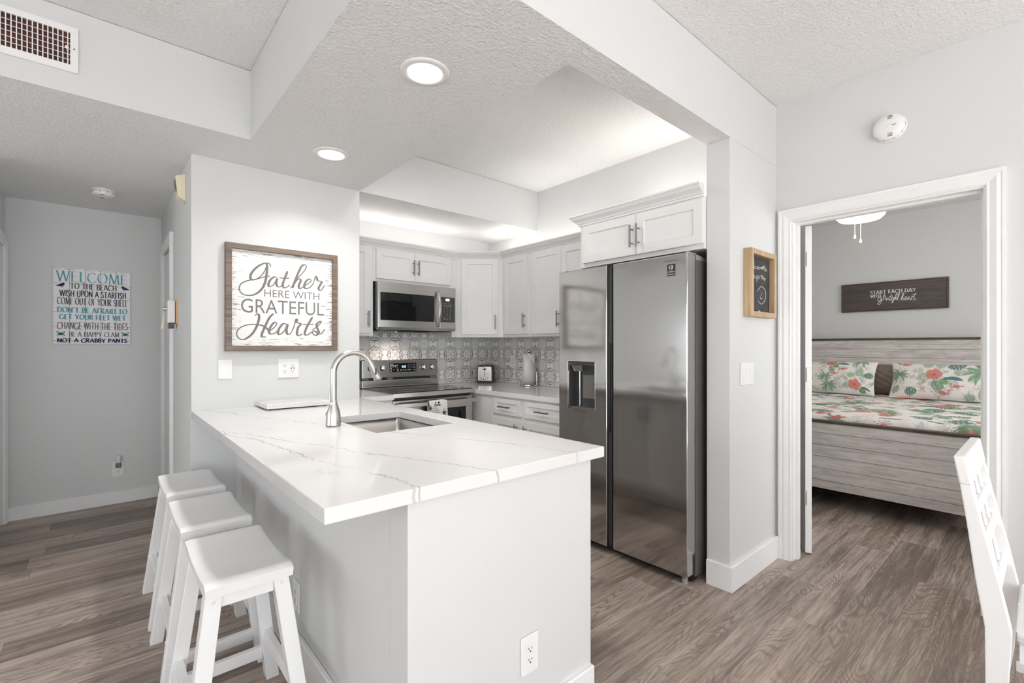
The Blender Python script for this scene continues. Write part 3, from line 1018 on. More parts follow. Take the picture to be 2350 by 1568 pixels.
cb = thing('cutting_board', 'rectangular white quartz cutting board on the counter against the wall', 'cutting board', (0.88, 3.06, 0.914))
MB().box(0.702, 1.06, 2.935, 3.198, 0.9205, 0.948, 0.0025).build('board', QUARTZ, cb)
for (x, y) in ((0.725, 2.957), (1.037, 2.957), (0.725, 3.176), (1.037, 3.176)):
    MB().cyl((x, y, 0.9142), (x, y, 0.9207), 0.009, n=12).build('rubber_foot', BLACK, cb)

# ------------------------------------------------------------------ cabinets
def base_unit(label, x0, x1, y0, y1, fronts, face, group='base cabinets'):
    """face: 0 looks to -y, -90 looks to -x, 90 looks to +x; fronts: list of (kind, a, b, z0, z1) along the face"""
    t = thing('base_cabinet', label, 'cabinet', ((x0 + x1) / 2, (y0 + y1) / 2, 0.0), 0, group)
    tx0, tx1, ty0, ty1 = x0, x1, y0, y1
    if face == 0: ty0 += 0.06
    elif face == -90: tx0 += 0.06
    else: tx1 -= 0.06
    MB().box(x0, x1, y0, y1, 0.10, 0.8755).box(tx0, tx1, ty0, ty1, 0.0, 0.10).build('body', CAB, t)
    for (kind, a, b, z0, z1) in fronts:
        if face == -90:
            M = TR(x0, a, z0, -90)            # local x runs towards -y
        elif face == 90:
            M = TR(x1, a, z0, 90)
        else:
            M = TR(a, y0, z0, 0)
        wd, hh = abs(b - a), z1 - z0
        if kind == 'drawer':
            shaker(t, M, wd, hh, 0.036, 'drawer', True, (wd / 2, hh / 2, False, 0.14))
        elif kind == 'doorL':
            shaker(t, M, wd, hh, 0.05, 'door', True, (wd - 0.03, hh - 0.09, True, 0.13))
        elif kind == 'doorR':
            shaker(t, M, wd, hh, 0.05, 'door', True, (0.03, hh - 0.09, True, 0.13))
        else:
            MB(M).box(0, wd, -0.006, 0, 0, hh, 0.001).build('filler_panel', CAB, t)
    return t

base_unit('narrow white base cabinet left of the range', 1.374, 1.648, 3.275, YB - 0.012, [('drawer', 1.39, 1.636, 0.73, 0.855), ('doorL', 1.39, 1.636, 0.12, 0.70)], 0)
base_unit('white corner base cabinet right of the range with a plain narrow panel', 2.452, 3.088, 3.056, YB - 0.012, [('panel', 3.225, 3.075, 0.12, 0.862)], -90)
base_unit('white base cabinet with the drawer nearest the range', 2.452, 3.088, 2.683, 3.055, [('drawer', 3.041, 2.703, 0.733, 0.860), ('doorL', 3.041, 2.703, 0.12, 0.700)], -90)
base_unit('white base cabinet with the drawer beside the refrigerator', 2.452, 3.088, 2.208, 2.682, [('drawer', 2.662, 2.226, 0.733, 0.860), ('doorR', 2.662, 2.226, 0.12, 0.700)], -90)
pc = thing('base_cabinet', 'white cabinet run on the kitchen side of the peninsula', 'cabinet', (1.0, 2.2, 0.0), 0, 'base cabinets')
m = MB().box(1.306, 1.322, 1.201, 3.20, 0.10, 0.8755).box(0.7015, 1.306, 1.201, 1.217, 0.10, 0.8755).box(0.7015, 1.306, 3.184, 3.20, 0.10, 0.8755).box(0.7015, 1.306, 1.217, 3.184, 0.10, 0.115).box(0.7015, 1.26, 1.201, 3.20, 0.0, 0.10)
m.build('body', CAB, pc)
for (a, b, hd) in ((1.22, 1.52, 'doorL'), (1.53, 1.83, 'doorR'), (1.87, 2.16, 'doorL'), (2.17, 2.46, 'doorR'), (2.50, 2.83, 'doorL'), (2.84, 3.17, 'doorR')):
    M = TR(1.322, a, 0.13, 90)
    shaker(pc, M, b - a, 0.715, 0.05, 'door', True, ((b - a - 0.03) if hd == 'doorL' else 0.03, 0.60, True, 0.13))

ZB, ZT = 1.367, 2.092
def wall_unit(label, poly, z0, z1, doors, group='white wall cabinets'):
    c = [sum(p[i] for p in poly) / len(poly) for i in (0, 1)]
    t = thing('wall_cabinet', label, 'cabinet', (c[0], c[1], z0), 0, group)
    MB().prism(poly, z0, z1).build('body', CAB, t)
    for (M, wd, hh, hd) in doors:
        shaker(t, M, wd, hh, 0.052, 'door', True, hd)
    return t
YF, XF = 3.62, 2.78              # face planes of the wall cabinets
G = 0.001
H1 = 0.113
wall_unit('tall white wall cabinet left of the microwave', [(1.3725, YF), (1.6505, YF), (1.6505, YB - G), (1.3725, YB - G)], ZB, ZT,
          [(TR(1.385, YF, 1.389), 0.238, 0.697, (0.213, H1, True, 0.13))])
wall_unit('short white double-door wall cabinet above the microwave', [(1.6515, YF), (2.4125, YF), (2.4125, YB - G), (1.6515, YB - G)], 1.815, ZT,
          [(TR(1.672, YF, 1.838), 0.352, 0.242, (0.331, 0.115, True, 0.13)), (TR(2.0265, YF, 1.838), 0.360, 0.242, (0.022, 0.115, True, 0.13))])
d45 = math.degrees(math.atan2(3.325 - 3.62, 2.78 - 2.473))
Ld = math.hypot(3.325 - 3.62, 2.78 - 2.473)
wall_unit('angled white corner wall cabinet with a single door', [(2.4135, YF), (2.473, YF), (XF, 3.325), (XR - G, 3.325), (XR - G, YB - G), (2.4135, YB - G)], ZB, ZT,
          [(TR(2.473, YF, 1.391, d45) @ Matrix.Translation((0.043, 0, 0)), Ld - 0.086, 0.70, (Ld - 0.086 - 0.024, H1 + 0.0, True, 0.13))])
wall_unit('narrow white wall cabinet right of the corner cabinet', [(XF, 3.324), (XF, 2.951), (XR - G, 2.951), (XR - G, 3.324)], ZB, ZT,
          [(TR(XF, 3.302, 1.393, -90), 0.326, 0.69, (0.300, H1, True, 0.13))])
wall_unit('wide white wall cabinet partly hidden behind the refrigerator', [(XF, 2.950), (XF, 2.107), (XR - G, 2.107), (XR - G, 2.950)], ZB, ZT,
          [(TR(XF, 2.924, 1.389, -90), 0.345, 0.694, (0.325, H1, True, 0.13)), (TR(XF, 2.577, 1.389, -90), 0.345, 0.694, (0.02, H1, True, 0.13))])
wall_unit('white double-door cabinet above the refrigerator', [(2.45, 2.104), (2.45, 1.2345), (XR - G, 1.2345), (XR - G, 2.104)], 1.812, 2.100,
          [(TR(2.45, 2.072, 1.838, -90), 0.418, 0.246, (0.397, 0.110, True, 0.135)), (TR(2.45, 1.651, 1.838, -90), 0.418, 0.246, (0.022, 0.110, True, 0.135))])

CROWN = [(0.0, -0.004), (0.010, -0.004), (0.012, 0.008), (0.020, 0.010), (0.022, 0.016), (0.030, 0.024), (0.044, 0.036), (0.052, 0.048), (0.053, 0.052), (0.060, 0.053), (0.060, 0.064), (0.0, 0.064)]
def crown(name, path, z, label):
    struct(name, MB().sweep(path, [(-o, z + h) for (o, h) in CROWN]), CAB, label)
crown('trim_5', [(1.373, YF), (2.473, YF), (XF, 3.325), (XF, 2.108)], 2.086, 'white crown moulding along the tops of the wall cabinets')
crown('trim_6', [(XR - 0.32, 2.1045), (2.45, 2.1045), (2.45, 1.2345)], 2.098, 'white crown moulding on the cabinet above the refrigerator')


# ------------------------------------------------------------------ range
GLYPH = simple('printed_light_grey', (0.62, 0.62, 0.62), 0.6)
BLUE = glow('blue_display', (0.10, 0.42, 0.9), 2.2)
WHITED = glow('white_display', (0.75, 0.85, 1.0), 1.2)
rg = thing('range', 'stainless steel electric range with a glass cooktop and a coffee towel on its handle', 'stove', (2.032, 3.6, 0.0))
RX0, RX1 = 1.656, 2.408
MB().box(RX0, RX1, 3.33, 3.925, 0.06, 0.884).box(RX0 + 0.02, RX1 - 0.02, 3.38, 3.90, 0.0, 0.06).build('body', CHAR, rg)
m = MB().box(RX0, RX1, 3.272, 3.86, 0.885, 0.921, 0.003)
m.build('cooktop_frame', STEEL, rg)
m = MB().box(RX0 + 0.004, RX1 - 0.004, 3.296, 3.838, 0.9205, 0.9245, 0.001)
ct = m.build('glass_cooktop', BLKGLASS, rg)
for (x, y, r) in ((1.86, 3.44, 0.105), (2.21, 3.44, 0.085), (1.86, 3.70, 0.075), (2.21, 3.70, 0.105)):
    m = MB()
    for q in (r, r * 0.62):
        m.tube([(x + q * math.cos(k * PI / 20), y + q * math.sin(k * PI / 20), 0.9247) for k in range(41)], 0.0006, 6, False)
    m.build('burner_ring', SIDEG, ct)
dd = MB().box(RX0 + 0.004, RX1 - 0.004, 3.286, 3.329, 0.772, 0.862, 0.003).box(RX0 + 0.004, RX1 - 0.004, 3.286, 3.329, 0.235, 0.30, 0.003)
dd.box(RX0 + 0.004, RX0 + 0.07, 3.286, 3.329, 0.30, 0.772, 0.002).box(RX1 - 0.07, RX1 - 0.004, 3.286, 3.329, 0.30, 0.772, 0.002)
door = dd.build('oven_door', STEEL, rg)
MB().box(RX0 + 0.07, RX1 - 0.07, 3.290, 3.328, 0.30, 0.772).build('window', BLKGLASS, door)
m = MB().box(RX0 + 0.006, RX1 - 0.006, 3.222, 3.236, 0.812, 0.845, 0.004)
for x in (RX0 + 0.012, RX1 - 0.045):
    m.box(x, x + 0.033, 3.236, 3.290, 0.814, 0.843, 0.003)
m.build('handle', STEEL, door)
MB().box(RX0 + 0.004, RX1 - 0.004, 3.292, 3.329, 0.07, 0.225, 0.004).build('drawer', STEEL, rg)
# rear panel: lower step, dark gap, leaning control face
m = MB().box(RX0, RX1, 3.842, 3.925, 0.9255, 0.986, 0.004).box(RX0 + 0.006, RX1 - 0.006, 3.828, 3.842, 0.9255, 0.934, 0.002)
bg = m.build('backguard', STEEL, rg)
MB().box(RX0 + 0.004, RX1 - 0.004, 3.868, 3.924, 0.986, 1.160).build('rear_housing', CHAR, bg)
for x in (1.665, 1.89, 2.33):
    MB().box(x, x + 0.052, 3.850, 3.868, 0.991, 1.001, 0.001).build('vent_tab', GREYPL, bg)
LEAN = math.radians(4.0)
CP = Matrix.Translation((RX0, 3.843, 1.006)) @ Matrix.Rotation(-LEAN, 4, 'X')   # local x right, z up the face, -y out
m = MB(CP).box(0.004, RX1 - RX0 - 0.004, 0, 0.026, 0, 0.152, 0.003)
pan = m.build('control_face', STEEL, rg)
MB(CP).box(0.0, RX1 - RX0, 0.022, 0.060, 0.10, 0.158, 0.003).build('top_cap', CHAR, pan)
for (x, z) in ((0.075, 0.088), (0.188, 0.086), (0.594, 0.084), (0.684, 0.083)):
    kb = MB(CP)
    kb.lathe([(0, 0), (0.0255, 0), (0.0255, -0.004), (0.0225, -0.006)], (x, 0, z), 28, 'y')
    kn = kb.build('knob', CHAR, pan)
    kb = MB(CP)
    kb.lathe([(0.0215, -0.006), (0.0205, -0.022), (0.018, -0.024), (0, -0.024)], (x, 0, z), 28, 'y')
    kb.box(x - 0.0045, x + 0.0045, -0.034, -0.022, z - 0.0185, z + 0.0185, 0.002)
    kb.build('grip', CHROME, kn)
    kk = MB(CP)
    for a in range(-140, 141, 40):
        q = math.radians(90 + a)
        kk.box(x + 0.031 * math.cos(q) - 0.0012, x + 0.031 * math.cos(q) + 0.0012, -0.0006, 0.0, z + 0.031 * math.sin(q) - 0.0012, z + 0.031 * math.sin(q) + 0.0012)
    kk.box(x - 0.002, x + 0.002, -0.0006, 0, z + 0.040, z + 0.044)
    kk.build('dial_mark', CHAR, pan)
m = MB(CP).box(0.252, 0.520, -0.0025, 0.001, 0.046, 0.126, 0.001)
dp = m.build('control_panel', BLKGLASS, pan)
m = MB(CP)
for (z, xs) in ((0.116, (0.258, 0.275)), (0.107, (0.258, 0.28, 0.302, 0.32)), (0.094, (0.258, 0.281, 0.304)), (0.080, (0.258,)), (0.067, (0.258, 0.288, 0.322)), (0.056, (0.258, 0.326)), (0.083, (0.322,))):
    for x in xs:
        m.box(x, x + 0.015, -0.0032, -0.002, z - 0.0016, z + 0.0016)
for (i, z) in enumerate((0.112, 0.096, 0.081)):
    for x in (0.437, 0.455, 0.473):
        m.box(x - 0.0018, x + 0.0018, -0.0032, -0.002, z - 0.0025, z + 0.0025)
for x in (0.362, 0.388, 0.412, 0.437, 0.457):
    m.box(x - 0.007, x + 0.007, -0.0032, -0.002, 0.060, 0.065)
for z in (0.109, 0.086, 0.062):
    for (a, b, c, d) in ((0.487, 0.511, z - 0.0065, z - 0.0057), (0.487, 0.511, z + 0.0057, z + 0.0065), (0.487, 0.4878, z - 0.0065, z + 0.0065), (0.5102, 0.511, z - 0.0065, z + 0.0065), (0.493, 0.505, z - 0.001, z + 0.001)):
        m.box(a, b, -0.0032, -0.002, c, d)
m.build('key_legend', GLYPH, dp)
m = MB()
text_mesh(m, '4:23', CP @ Matrix.Translation((0.372, 0, 0.084)), 0.040, 0.020, -0.0036, weight=0.01)
m.build('clock_digits', BLUE, dp)
m = MB(CP).box(0.375, 0.402, -0.0006, 0, 0.024, 0.026).cyl((0.42, -0.0006, 0.025), (0.42, 0, 0.025), 0.0035, n=12)
m.build('maker_mark', GREYPL, pan)

# towel over the oven handle
CLOTH = simple('white_cotton', (0.80, 0.79, 0.775), 0.9, bump=0.0008, bscale=400)
BROWNP = simple('brown_print', srgb(92, 72, 54), 0.85)
BLKP = simple('black_print', srgb(38, 33, 32), 0.85)
tw = thing('dish_towel', 'white coffee-print towel folded over the oven door handle', 'towel', (2.016, 3.229, 0.845))
m = MB()
TX0, TX1 = 1.932, 2.100
NX, vs, fs = 16, [], []
prof = [(3.2445, 0.60), (3.2445, 0.72), (3.2445, 0.835), (3.243, 0.8475), (3.229, 0.8515), (3.2155, 0.8475), (3.2135, 0.84)] + [(3.2125 - 0.004 * math.sin(k / 2.5), 0.84 - 0.028 * k) for k in range(1, 10)]
for j, (y, z) in enumerate(prof):
    for i in range(NX + 1):
        u = i / NX
        wob = 0.0025 * math.sin(u * 9 + j * 0.4) * min(1, j / 8)
        vs.append((TX0 + (TX1 - TX0) * u, y - (wob if j > 6 else 0), z - (0.004 * math.sin(u * 7) if j in (3, 4, 5) and u > 0.55 else 0)))
for j in range(len(prof) - 1):
    for i in range(NX):
        fs.append((j * (NX + 1) + i, j * (NX + 1) + i + 1, (j + 1) * (NX + 1) + i + 1, (j + 1) * (NX + 1) + i))
m.add(vs, fs, True)
ob = m.build('cloth', CLOTH, tw)
sd = ob.modifiers.new('thick', 'SOLIDIFY'); sd.thickness = 0.002; sd.offset = 0
TM = TR(TX0, 3.2045, 0.0)
m = MB()
text_mesh(m, 'I', TM @ Matrix.Translation((0.050, 0, 0.8255)), 0.009, 0.0155, 0, weight=0.02)
text_mesh(m, 'COFFEE', TM @ Matrix.Translation((0.038, 0, 0.8065)), 0.062, 0.0155, 0, weight=0.02)
text_mesh(m, 'MOCHA', TM @ Matrix.Translation((0.032, 0, 0.786)), 0.040, 0.0115)
text_mesh(m, 'FLAT WHITE', TM @ Matrix.Translation((0.016, 0, 0.768)), 0.072, 0.0105)
text_mesh(m, 'ESPRESSO', TM @ Matrix.Translation((0.024, 0, 0.750)), 0.072, 0.0115)
def heart(mb, cx, cz, s, M):
    keep = mb.M; mb.M = M
    P = []
    for k in range(28):
        t = 2 * PI * k / 28
        P.append((cx + s * 0.0625 * 16 * math.sin(t) ** 3 * 0.5, cz + s * 0.03125 * (13 * math.cos(t) - 5 * math.cos(2 * t) - 2 * math.cos(3 * t) - math.cos(4 * t))))
    mb.flat(P, 0, 0.0008); mb.M = keep
heart(m, 0.083, 0.8345, 0.019, TM)
heart(m, 0.082, 0.739, 0.017, TM)
m.build('lettering', BLKP, tw)
for (cx_, cz_, sc_) in ((0.134, 0.749, 0.95), (0.006, 0.793, 0.7)):
    m = MB(TM)
    m.flat([(cx_ - 0.016 * sc_, cz_ + 0.015 * sc_), (cx_ - 0.014 * sc_, cz_ - 0.006 * sc_), (cx_ - 0.006 * sc_, cz_ - 0.014 * sc_), (cx_ + 0.006 * sc_, cz_ - 0.014 * sc_), (cx_ + 0.014 * sc_, cz_ - 0.006 * sc_), (cx_ + 0.016 * sc_, cz_ + 0.015 * sc_)], 0, 0.0008)
    m.ribbon([(cx_ + (0.015 + 0.010 * math.sin(k * PI / 8)) * sc_, cz_ + (0.010 - 0.016 * k / 8) * sc_) for k in range(9)], 0.0028, 0, False)
    m.ribbon([(cx_ - 0.018 * sc_, cz_ - 0.017 * sc_), (cx_ + 0.018 * sc_, cz_ - 0.017 * sc_)], 0.003, 0, False)
    for q in (-0.005, 0.005):
        m.ribbon([(cx_ + q, cz_ + 0.019 * sc_), (cx_ + q - 0.002, cz_ + 0.025 * sc_), (cx_ + q + 0.003, cz_ + 0.030 * sc_), (cx_ + q, cz_ + 0.036 * sc_)], 0.002, 0)
    m.build('printed_cup', BROWNP, tw)

# ------------------------------------------------------------------ microwave
mw = thing('microwave', 'stainless steel microwave mounted over the range', 'microwave', (2.03, 3.75, 1.42))
MX0, MX1, MZ0, MZ1, MYF = 1.668, 2.412, 1.418, 1.8095, 3.56
MB().box(MX0 - 0.006, MX1, 3.605, YB - 0.012, MZ0 + 0.012, MZ1 + 0.003).build('body', CHAR, mw)
xs = 2.252
m = MB().box(MX0, xs - 0.0015, MYF, 3.604, MZ0 + 0.02, MZ1, 0.002)
m.hexa([(MX0, MYF + 0.012, MZ0), (xs - 0.0015, MYF + 0.012, MZ0), (xs - 0.0015, 3.604, MZ0), (MX0, 3.604, MZ0)], [(MX0, MYF, MZ0 + 0.02), (xs - 0.0015, MYF, MZ0 + 0.02), (xs - 0.0015, 3.604, MZ0 + 0.02), (MX0, 3.604, MZ0 + 0.02)])
dm = m.build('door', STEEL, mw)
MWIN = Matrix(((1, 0, 0, 0), (0, 0, -1, MYF), (0, 1, 0, 0), (0, 0, 0, 1)))
MB(MWIN).prism(rrect(1.687, 2.190, 1.496, 1.724, 0.006), -0.001, 0.0015).build('window', BLKGLASS, dm)
hp = []
for k in range(15):
    t = k / 14
    hp.append((2.222, MYF - 0.004 - 0.046 * math.sin(PI * t) ** 0.7, 1.452 + 0.316 * t))
m = MB()
vs, fs = [], []
for i, p in enumerate(hp):
    for (a, b) in ((-0.013, 0.004), (-0.013, -0.004), (-0.008, -0.008), (0.008, -0.008), (0.013, -0.004), (0.013, 0.004)):
        vs.append((p[0] + a, p[1] + b, p[2]))
for i in range(len(hp) - 1):
    for k in range(6):
        fs.append((i * 6 + k, i * 6 + (k + 1) % 6, i * 6 + 6 + (k + 1) % 6, i * 6 + 6 + k))
fs += [(5, 4, 3, 2, 1, 0), tuple(len(vs) - 6 + k for k in range(6))]
m.add(vs, fs, True).build('handle', STEEL, dm)
m = MB().box(xs, MX1 + 0.004, MYF, 3.604, MZ0 + 0.02, MZ1, 0.002)
m.hexa([(xs, MYF + 0.012, MZ0), (MX1, MYF + 0.012, MZ0), (MX1, 3.604, MZ0), (xs, 3.604, MZ0)], [(xs, MYF, MZ0 + 0.02), (MX1 + 0.004, MYF, MZ0 + 0.02), (MX1 + 0.004, 3.604, MZ0 + 0.02), (xs, 3.604, MZ0 + 0.02)])
cf = m.build('control_column', STEEL, mw)
kp = MB(MWIN).prism(rrect(2.258, 2.406, 1.498, 1.722, 0.005), -0.001, 0.0015).build('keypad', CHAR, cf)
m = MB()
for (z, xs_) in ((1.664, (2.288, 2.313, 2.338, 2.362)), (1.650, (2.288, 2.313, 2.338, 2.362)), (1.628, (2.292, 2.324, 2.357)), (1.612, (2.292, 2.324, 2.357)), (1.596, (2.292, 2.324, 2.357)), (1.579, (2.292, 2.324, 2.357)), (1.561, (2.324, 2.357)), (1.541, (2.292, 2.357)), (1.521, (2.292, 2.324, 2.357))):
    for x in xs_:
        wd = 0.006 if z > 1.64 or z < 1.57 else 0.003
        m.box(x - wd, x + wd, MYF - 0.0022, MYF - 0.001, z - 0.0018, z + 0.0018)
m.box(2.285, 2.368, MYF - 0.0022, MYF - 0.001, 1.6395, 1.6403).box(2.285, 2.368, MYF - 0.0022, MYF - 0.001, 1.5305, 1.5313)
m.build('key_legend', GLYPH, kp)
MB().box(2.308, 2.348, MYF - 0.0024, MYF - 0.001, 1.688, 1.708).build('clock_display', WHITED, kp)
m = MB()
for x in (2.313, 2.320, 2.331):
    m.box(x, x + 0.002, MYF - 0.003, MYF - 0.0022, 1.691, 1.705)
m.build('clock_digits', CHAR, kp)
m = MB().box(MX0 + 0.02, MX1 - 0.02, 3.60, 3.90, MZ0 - 0.006, MZ0 + 0.013).box(MX0 + 0.22, MX1 - 0.25, 3.60, 3.68, MZ0 - 0.014, MZ0 - 0.006, 0.002)
un = m.build('underside', BLACK, mw)
for (a, b) in ((MX0 + 0.03, MX0 + 0.21), (MX1 - 0.23, MX1 - 0.05)):
    MB().box(a, b, 3.63, 3.86, MZ0 - 0.010, MZ0 - 0.006, 0.002).build('grease_filter', GREYPL, un)
lamp = MB().cyl((1.93, 3.74, MZ0 - 0.0115), (1.93, 3.74, MZ0 - 0.0098), 0.018, n=16).build('work_light', glow('warm_work_light', (1.0, 0.72, 0.42), 5), un)
ld = bpy.data.lights.new('microwave_work_light', 'SPOT')
ld.energy = 7; ld.color = (1.0, 0.90, 0.78); ld.spot_size = math.radians(150); ld.spot_blend = 1.0; ld.shadow_soft_size = 0.03
lo = bpy.data.objects.new('microwave_work_light', ld); COL.objects.link(lo)
lo.location = (1.93, 3.74, 1.398)

# ------------------------------------------------------------------ refrigerator
fr = thing('refrigerator', 'side-by-side stainless steel refrigerator with an ice and water dispenser', 'refrigerator', (2.7, 1.73, 0.0))
FY0, FY1, FXF, FXB = 1.265, 2.190, 2.327, 3.07
m = MB().box(2.424, FXB, FY0 + 0.002, FY1 - 0.002, 0.03, 1.752, 0.003)
m.build('body', SIDEG, fr)
MB().box(2.40, 2.46, FY0 + 0.012, FY1 - 0.012, 0.008, 0.062).build('kick_grille', BLACK, fr)
def fdoor(y0, y1, hole=None):
    """door with gently rounded face edges, its front at FXF"""
    m = MB()
    z0, z1 = 0.052, 1.779
    if hole is None:
        m.box(FXF, 2.416, y0, y1, z0, z1, 0.005, 3)
    else:
        a, b, c, d = hole
        bmm = bmesh.new()
        O = [(FXF, y0, z0), (FXF, y1, z0), (FXF, y1, z1), (FXF, y0, z1)]
        I = [(FXF, a, c), (FXF, b, c), (FXF, b, d), (FXF, a, d)]
        dpt = 0.078
        D = [(FXF + dpt, p[1], p[2]) for p in I]
        Bk = [(2.416, p[1], p[2]) for p in O]
        ov, iv, dv, kv = [[bmm.verts.new(p) for p in q] for q in (O, I, D, Bk)]
        for i in range(4):
            j = (i + 1) % 4
            bmm.faces.new((ov[i], ov[j], iv[j], iv[i]))
            bmm.faces.new((kv[i], kv[j], ov[j], ov[i]))
        bmm.faces.new(kv)
        # seal the recess with a separate inner skin so that the door stays one solid
        for i in range(4):
            j = (i + 1) % 4
            bmm.faces.new((iv[i], iv[j], dv[j], dv[i]))
        bmm.faces.new(dv)
        ed = [e for e in bmm.edges if all(abs(v.co.x - FXF) < 1e-6 for v in e.verts) and all(v in ov for v in e.verts)]
        bmesh.ops.bevel(bmm, geom=ed, offset=0.005, segments=3, affect='EDGES', profile=0.6)
        m.bm(bmm)
    return m
rd = fdoor(FY0, 1.7445).build('fresh_food_door', FRIDGE, fr)
ldr = fdoor(1.792, FY1, (1.879, 2.112, 0.870, 1.189)).build('freezer_door', FRIDGE, fr)
# dark finger recess between the doors
m = MB().box(2.352, 2.416, 1.7700, 1.7915, 0.052, 1.775)
m.build('edge_trim', CHAR, ldr)
m = MB().box(2.344, 2.3515, 1.778, 1.7915, 0.75, 1.30, 0.002)
m.build('finger_recess', BLACK, ldr)
MB().box(2.372, 2.420, 1.7446, 1.769, 0.052, 1.77).build('door_gasket', BLACK, rd)
# dispenser
m = MB()
a, b, c, d = 1.8795, 2.1115, 0.8705, 1.1885
for (y0, y1, z0, z1) in ((a, a + 0.004, c, d), (b - 0.004, b, c, d), (a, b, c, c + 0.004), (a, b, d - 0.004, d)):
    m.box(FXF - 0.0015, FXF + 0.012, y0, y1, z0, z1, 0.0005)
dz_ = m.build('dispenser_frame', CHROME, ldr)
m = MB().box(FXF + 0.070, FXF + 0.0775, a + 0.0045, b - 0.0045, c + 0.0045, d - 0.0045)
m.box(FXF + 0.012, FXF + 0.070, b - 0.008, b - 0.0045, c + 0.0045, d - 0.0045).box(FXF + 0.012, FXF + 0.070, a + 0.0045, a + 0.008, c + 0.0045, d - 0.0045).box(FXF + 0.012, FXF + 0.070, a + 0.008, b - 0.008, d - 0.030, d - 0.0045)
m.build('dispenser_cavity', CHAR, ldr)
MB().box(FXF + 0.010, FXF + 0.069, a + 0.009, b - 0.009, c + 0.005, c + 0.013, 0.001).build('drip_tray', SIDEG, ldr)
MB().hexa([(FXF + 0.03, 2.012, 1.118), (FXF + 0.03, 2.082, 1.118), (FXF + 0.069, 2.082, 1.118), (FXF + 0.069, 2.012, 1.118)], [(FXF + 0.016, 2.004, 1.156), (FXF + 0.016, 2.090, 1.156), (FXF + 0.069, 2.090, 1.156), (FXF + 0.069, 2.004, 1.156)]).build('spout', CHROME, ldr)
MB().cyl((FXF + 0.060, 2.058, 0.884), (FXF + 0.060, 2.058, 1.118), 0.006, n=12).build('light_column', CHROME, ldr)
MB().box(FXF + 0.058, FXF + 0.0695, 1.905, 2.030, 0.940, 1.095, 0.003).build('paddle', SIDEG, ldr)
# hinge covers, feet, sticker, badge
for (y0, y1) in ((FY0 + 0.004, FY0 + 0.055), (FY1 - 0.055, FY1 - 0.004)):
    hc = MB().hexa([(2.430, y0, 1.7522), (2.62, y0, 1.7522), (2.62, y1, 1.7522), (2.430, y1, 1.7522)], [(2.435, y0 + 0.003, 1.784), (2.54, y0 + 0.003, 1.772), (2.54, y1 - 0.003, 1.772), (2.435, y1 - 0.003, 1.784)])
    hc.box(2.372, 2.435, y0 + 0.004, y0 + 0.032, 1.7795, 1.788, 0.002)
    hc.cyl((2.368, y0 + 0.018, 1.7795), (2.368, y0 + 0.018, 1.790), 0.012, n=14)
    hc.build('hinge_cover', GREYPL, fr)
for y in (FY0 + 0.04, FY1 - 0.04):
    MB().cyl((2.375, y, 0.0), (2.375, y, 0.03), 0.016, n=14).cyl((2.375, y, 0.03), (2.375, y, 0.052), 0.007, n=10).build('leveling_foot', GREYPL, fr)
SMX = Matrix(((0, 1, 0, FXF), (-1, 0, 0, 0), (0, 0, 1, 0), (0, 0, 0, 1)))       # local x = -y, front towards -x
st = MB(SMX).box(-1.3815, -1.3335, -0.0012, 0.001, 1.663, 1.728).build('warranty_sticker', BLACK, rd)
m = MB()
text_mesh(m, '10', SMX @ Matrix.Translation((-1.3705, 0, 1.7005)), 0.025, 0.021, -0.0016, weight=0.02)
text_mesh(m, 'YEAR', SMX @ Matrix.Translation((-1.3665, 0, 1.6935)), 0.017, 0.0048, -0.0016)
text_mesh(m, 'WARRANTY', SMX @ Matrix.Translation((-1.3795, 0, 1.6835)), 0.044, 0.006, -0.0016, weight=0.01)
m.add([tuple(SMX @ Vector(v)) for v in ((-1.375, -0.0016, 1.679), (-1.340, -0.0016, 1.679), (-1.340, -0.0016, 1.6795), (-1.375, -0.0016, 1.6795))], [(0, 1, 2, 3)])
text_mesh(m, 'DIGITAL INVERTER', SMX @ Matrix.Translation((-1.3785, 0, 1.669)), 0.042, 0.0052, -0.0016)
m.build('lettering', PLASTIC, st)
m = MB()
text_mesh(m, 'SAMSUNG', SMX @ Matrix.Translation((-1.400, 0, 1.741)), 0.085, 0.0095, -0.0006)
m.build('badge', SIDEG, rd)

# ------------------------------------------------------------------ toaster and paper towel
tt = thing('toaster', 'small stainless and black two-slice toaster in the corner of the counter', 'toaster', (2.935, 3.775, 0.914), -47)
W2 = 0.072
prof = [(-W2, 0.022), (-W2 - 0.002, 0.10), (-W2 + 0.004, 0.168), (-W2 + 0.018, 0.181), (W2 - 0.018, 0.181), (W2 - 0.004, 0.168), (W2 + 0.002, 0.10), (W2, 0.022)]
TP = Matrix(((1, 0, 0, 0), (0, 0, 1, -0.09), (0, 1, 0, 0), (0, 0, 0, 1)))
bod = MB(TP).prism(prof, 0.0, 0.19, 0.004).build('shell', CHAR, tt, False)
MB(TP).prism([(-W2 + 0.004, 0.026), (-W2 + 0.002, 0.10), (-W2 + 0.007, 0.163), (W2 - 0.007, 0.163), (W2 - 0.002, 0.10), (W2 - 0.004, 0.026)], -0.005, 0.006, 0.002).build('face_plate', STEEL, tt, False)
MB().box(-W2 + 0.002, W2 - 0.002, -0.088, 0.098, 0.0, 0.023, 0.004).build('base', BLACK, tt, False)
MB().box(-0.0025, 0.0025, -0.0965, -0.094, 0.066, 0.160).build('lever_slot', BLACK, tt, False)
MB().box(-0.017, 0.017, -0.116, -0.0955, 0.134, 0.147, 0.003).build('lever', CHAR, tt, False)
MB().lathe([(0, -0.108), (0.013, -0.108), (0.0145, -0.104), (0.0145, -0.095), (0, -0.095)], (0, 0, 0.047), 24, 'y').build('browning_knob', CHROME, tt, False)
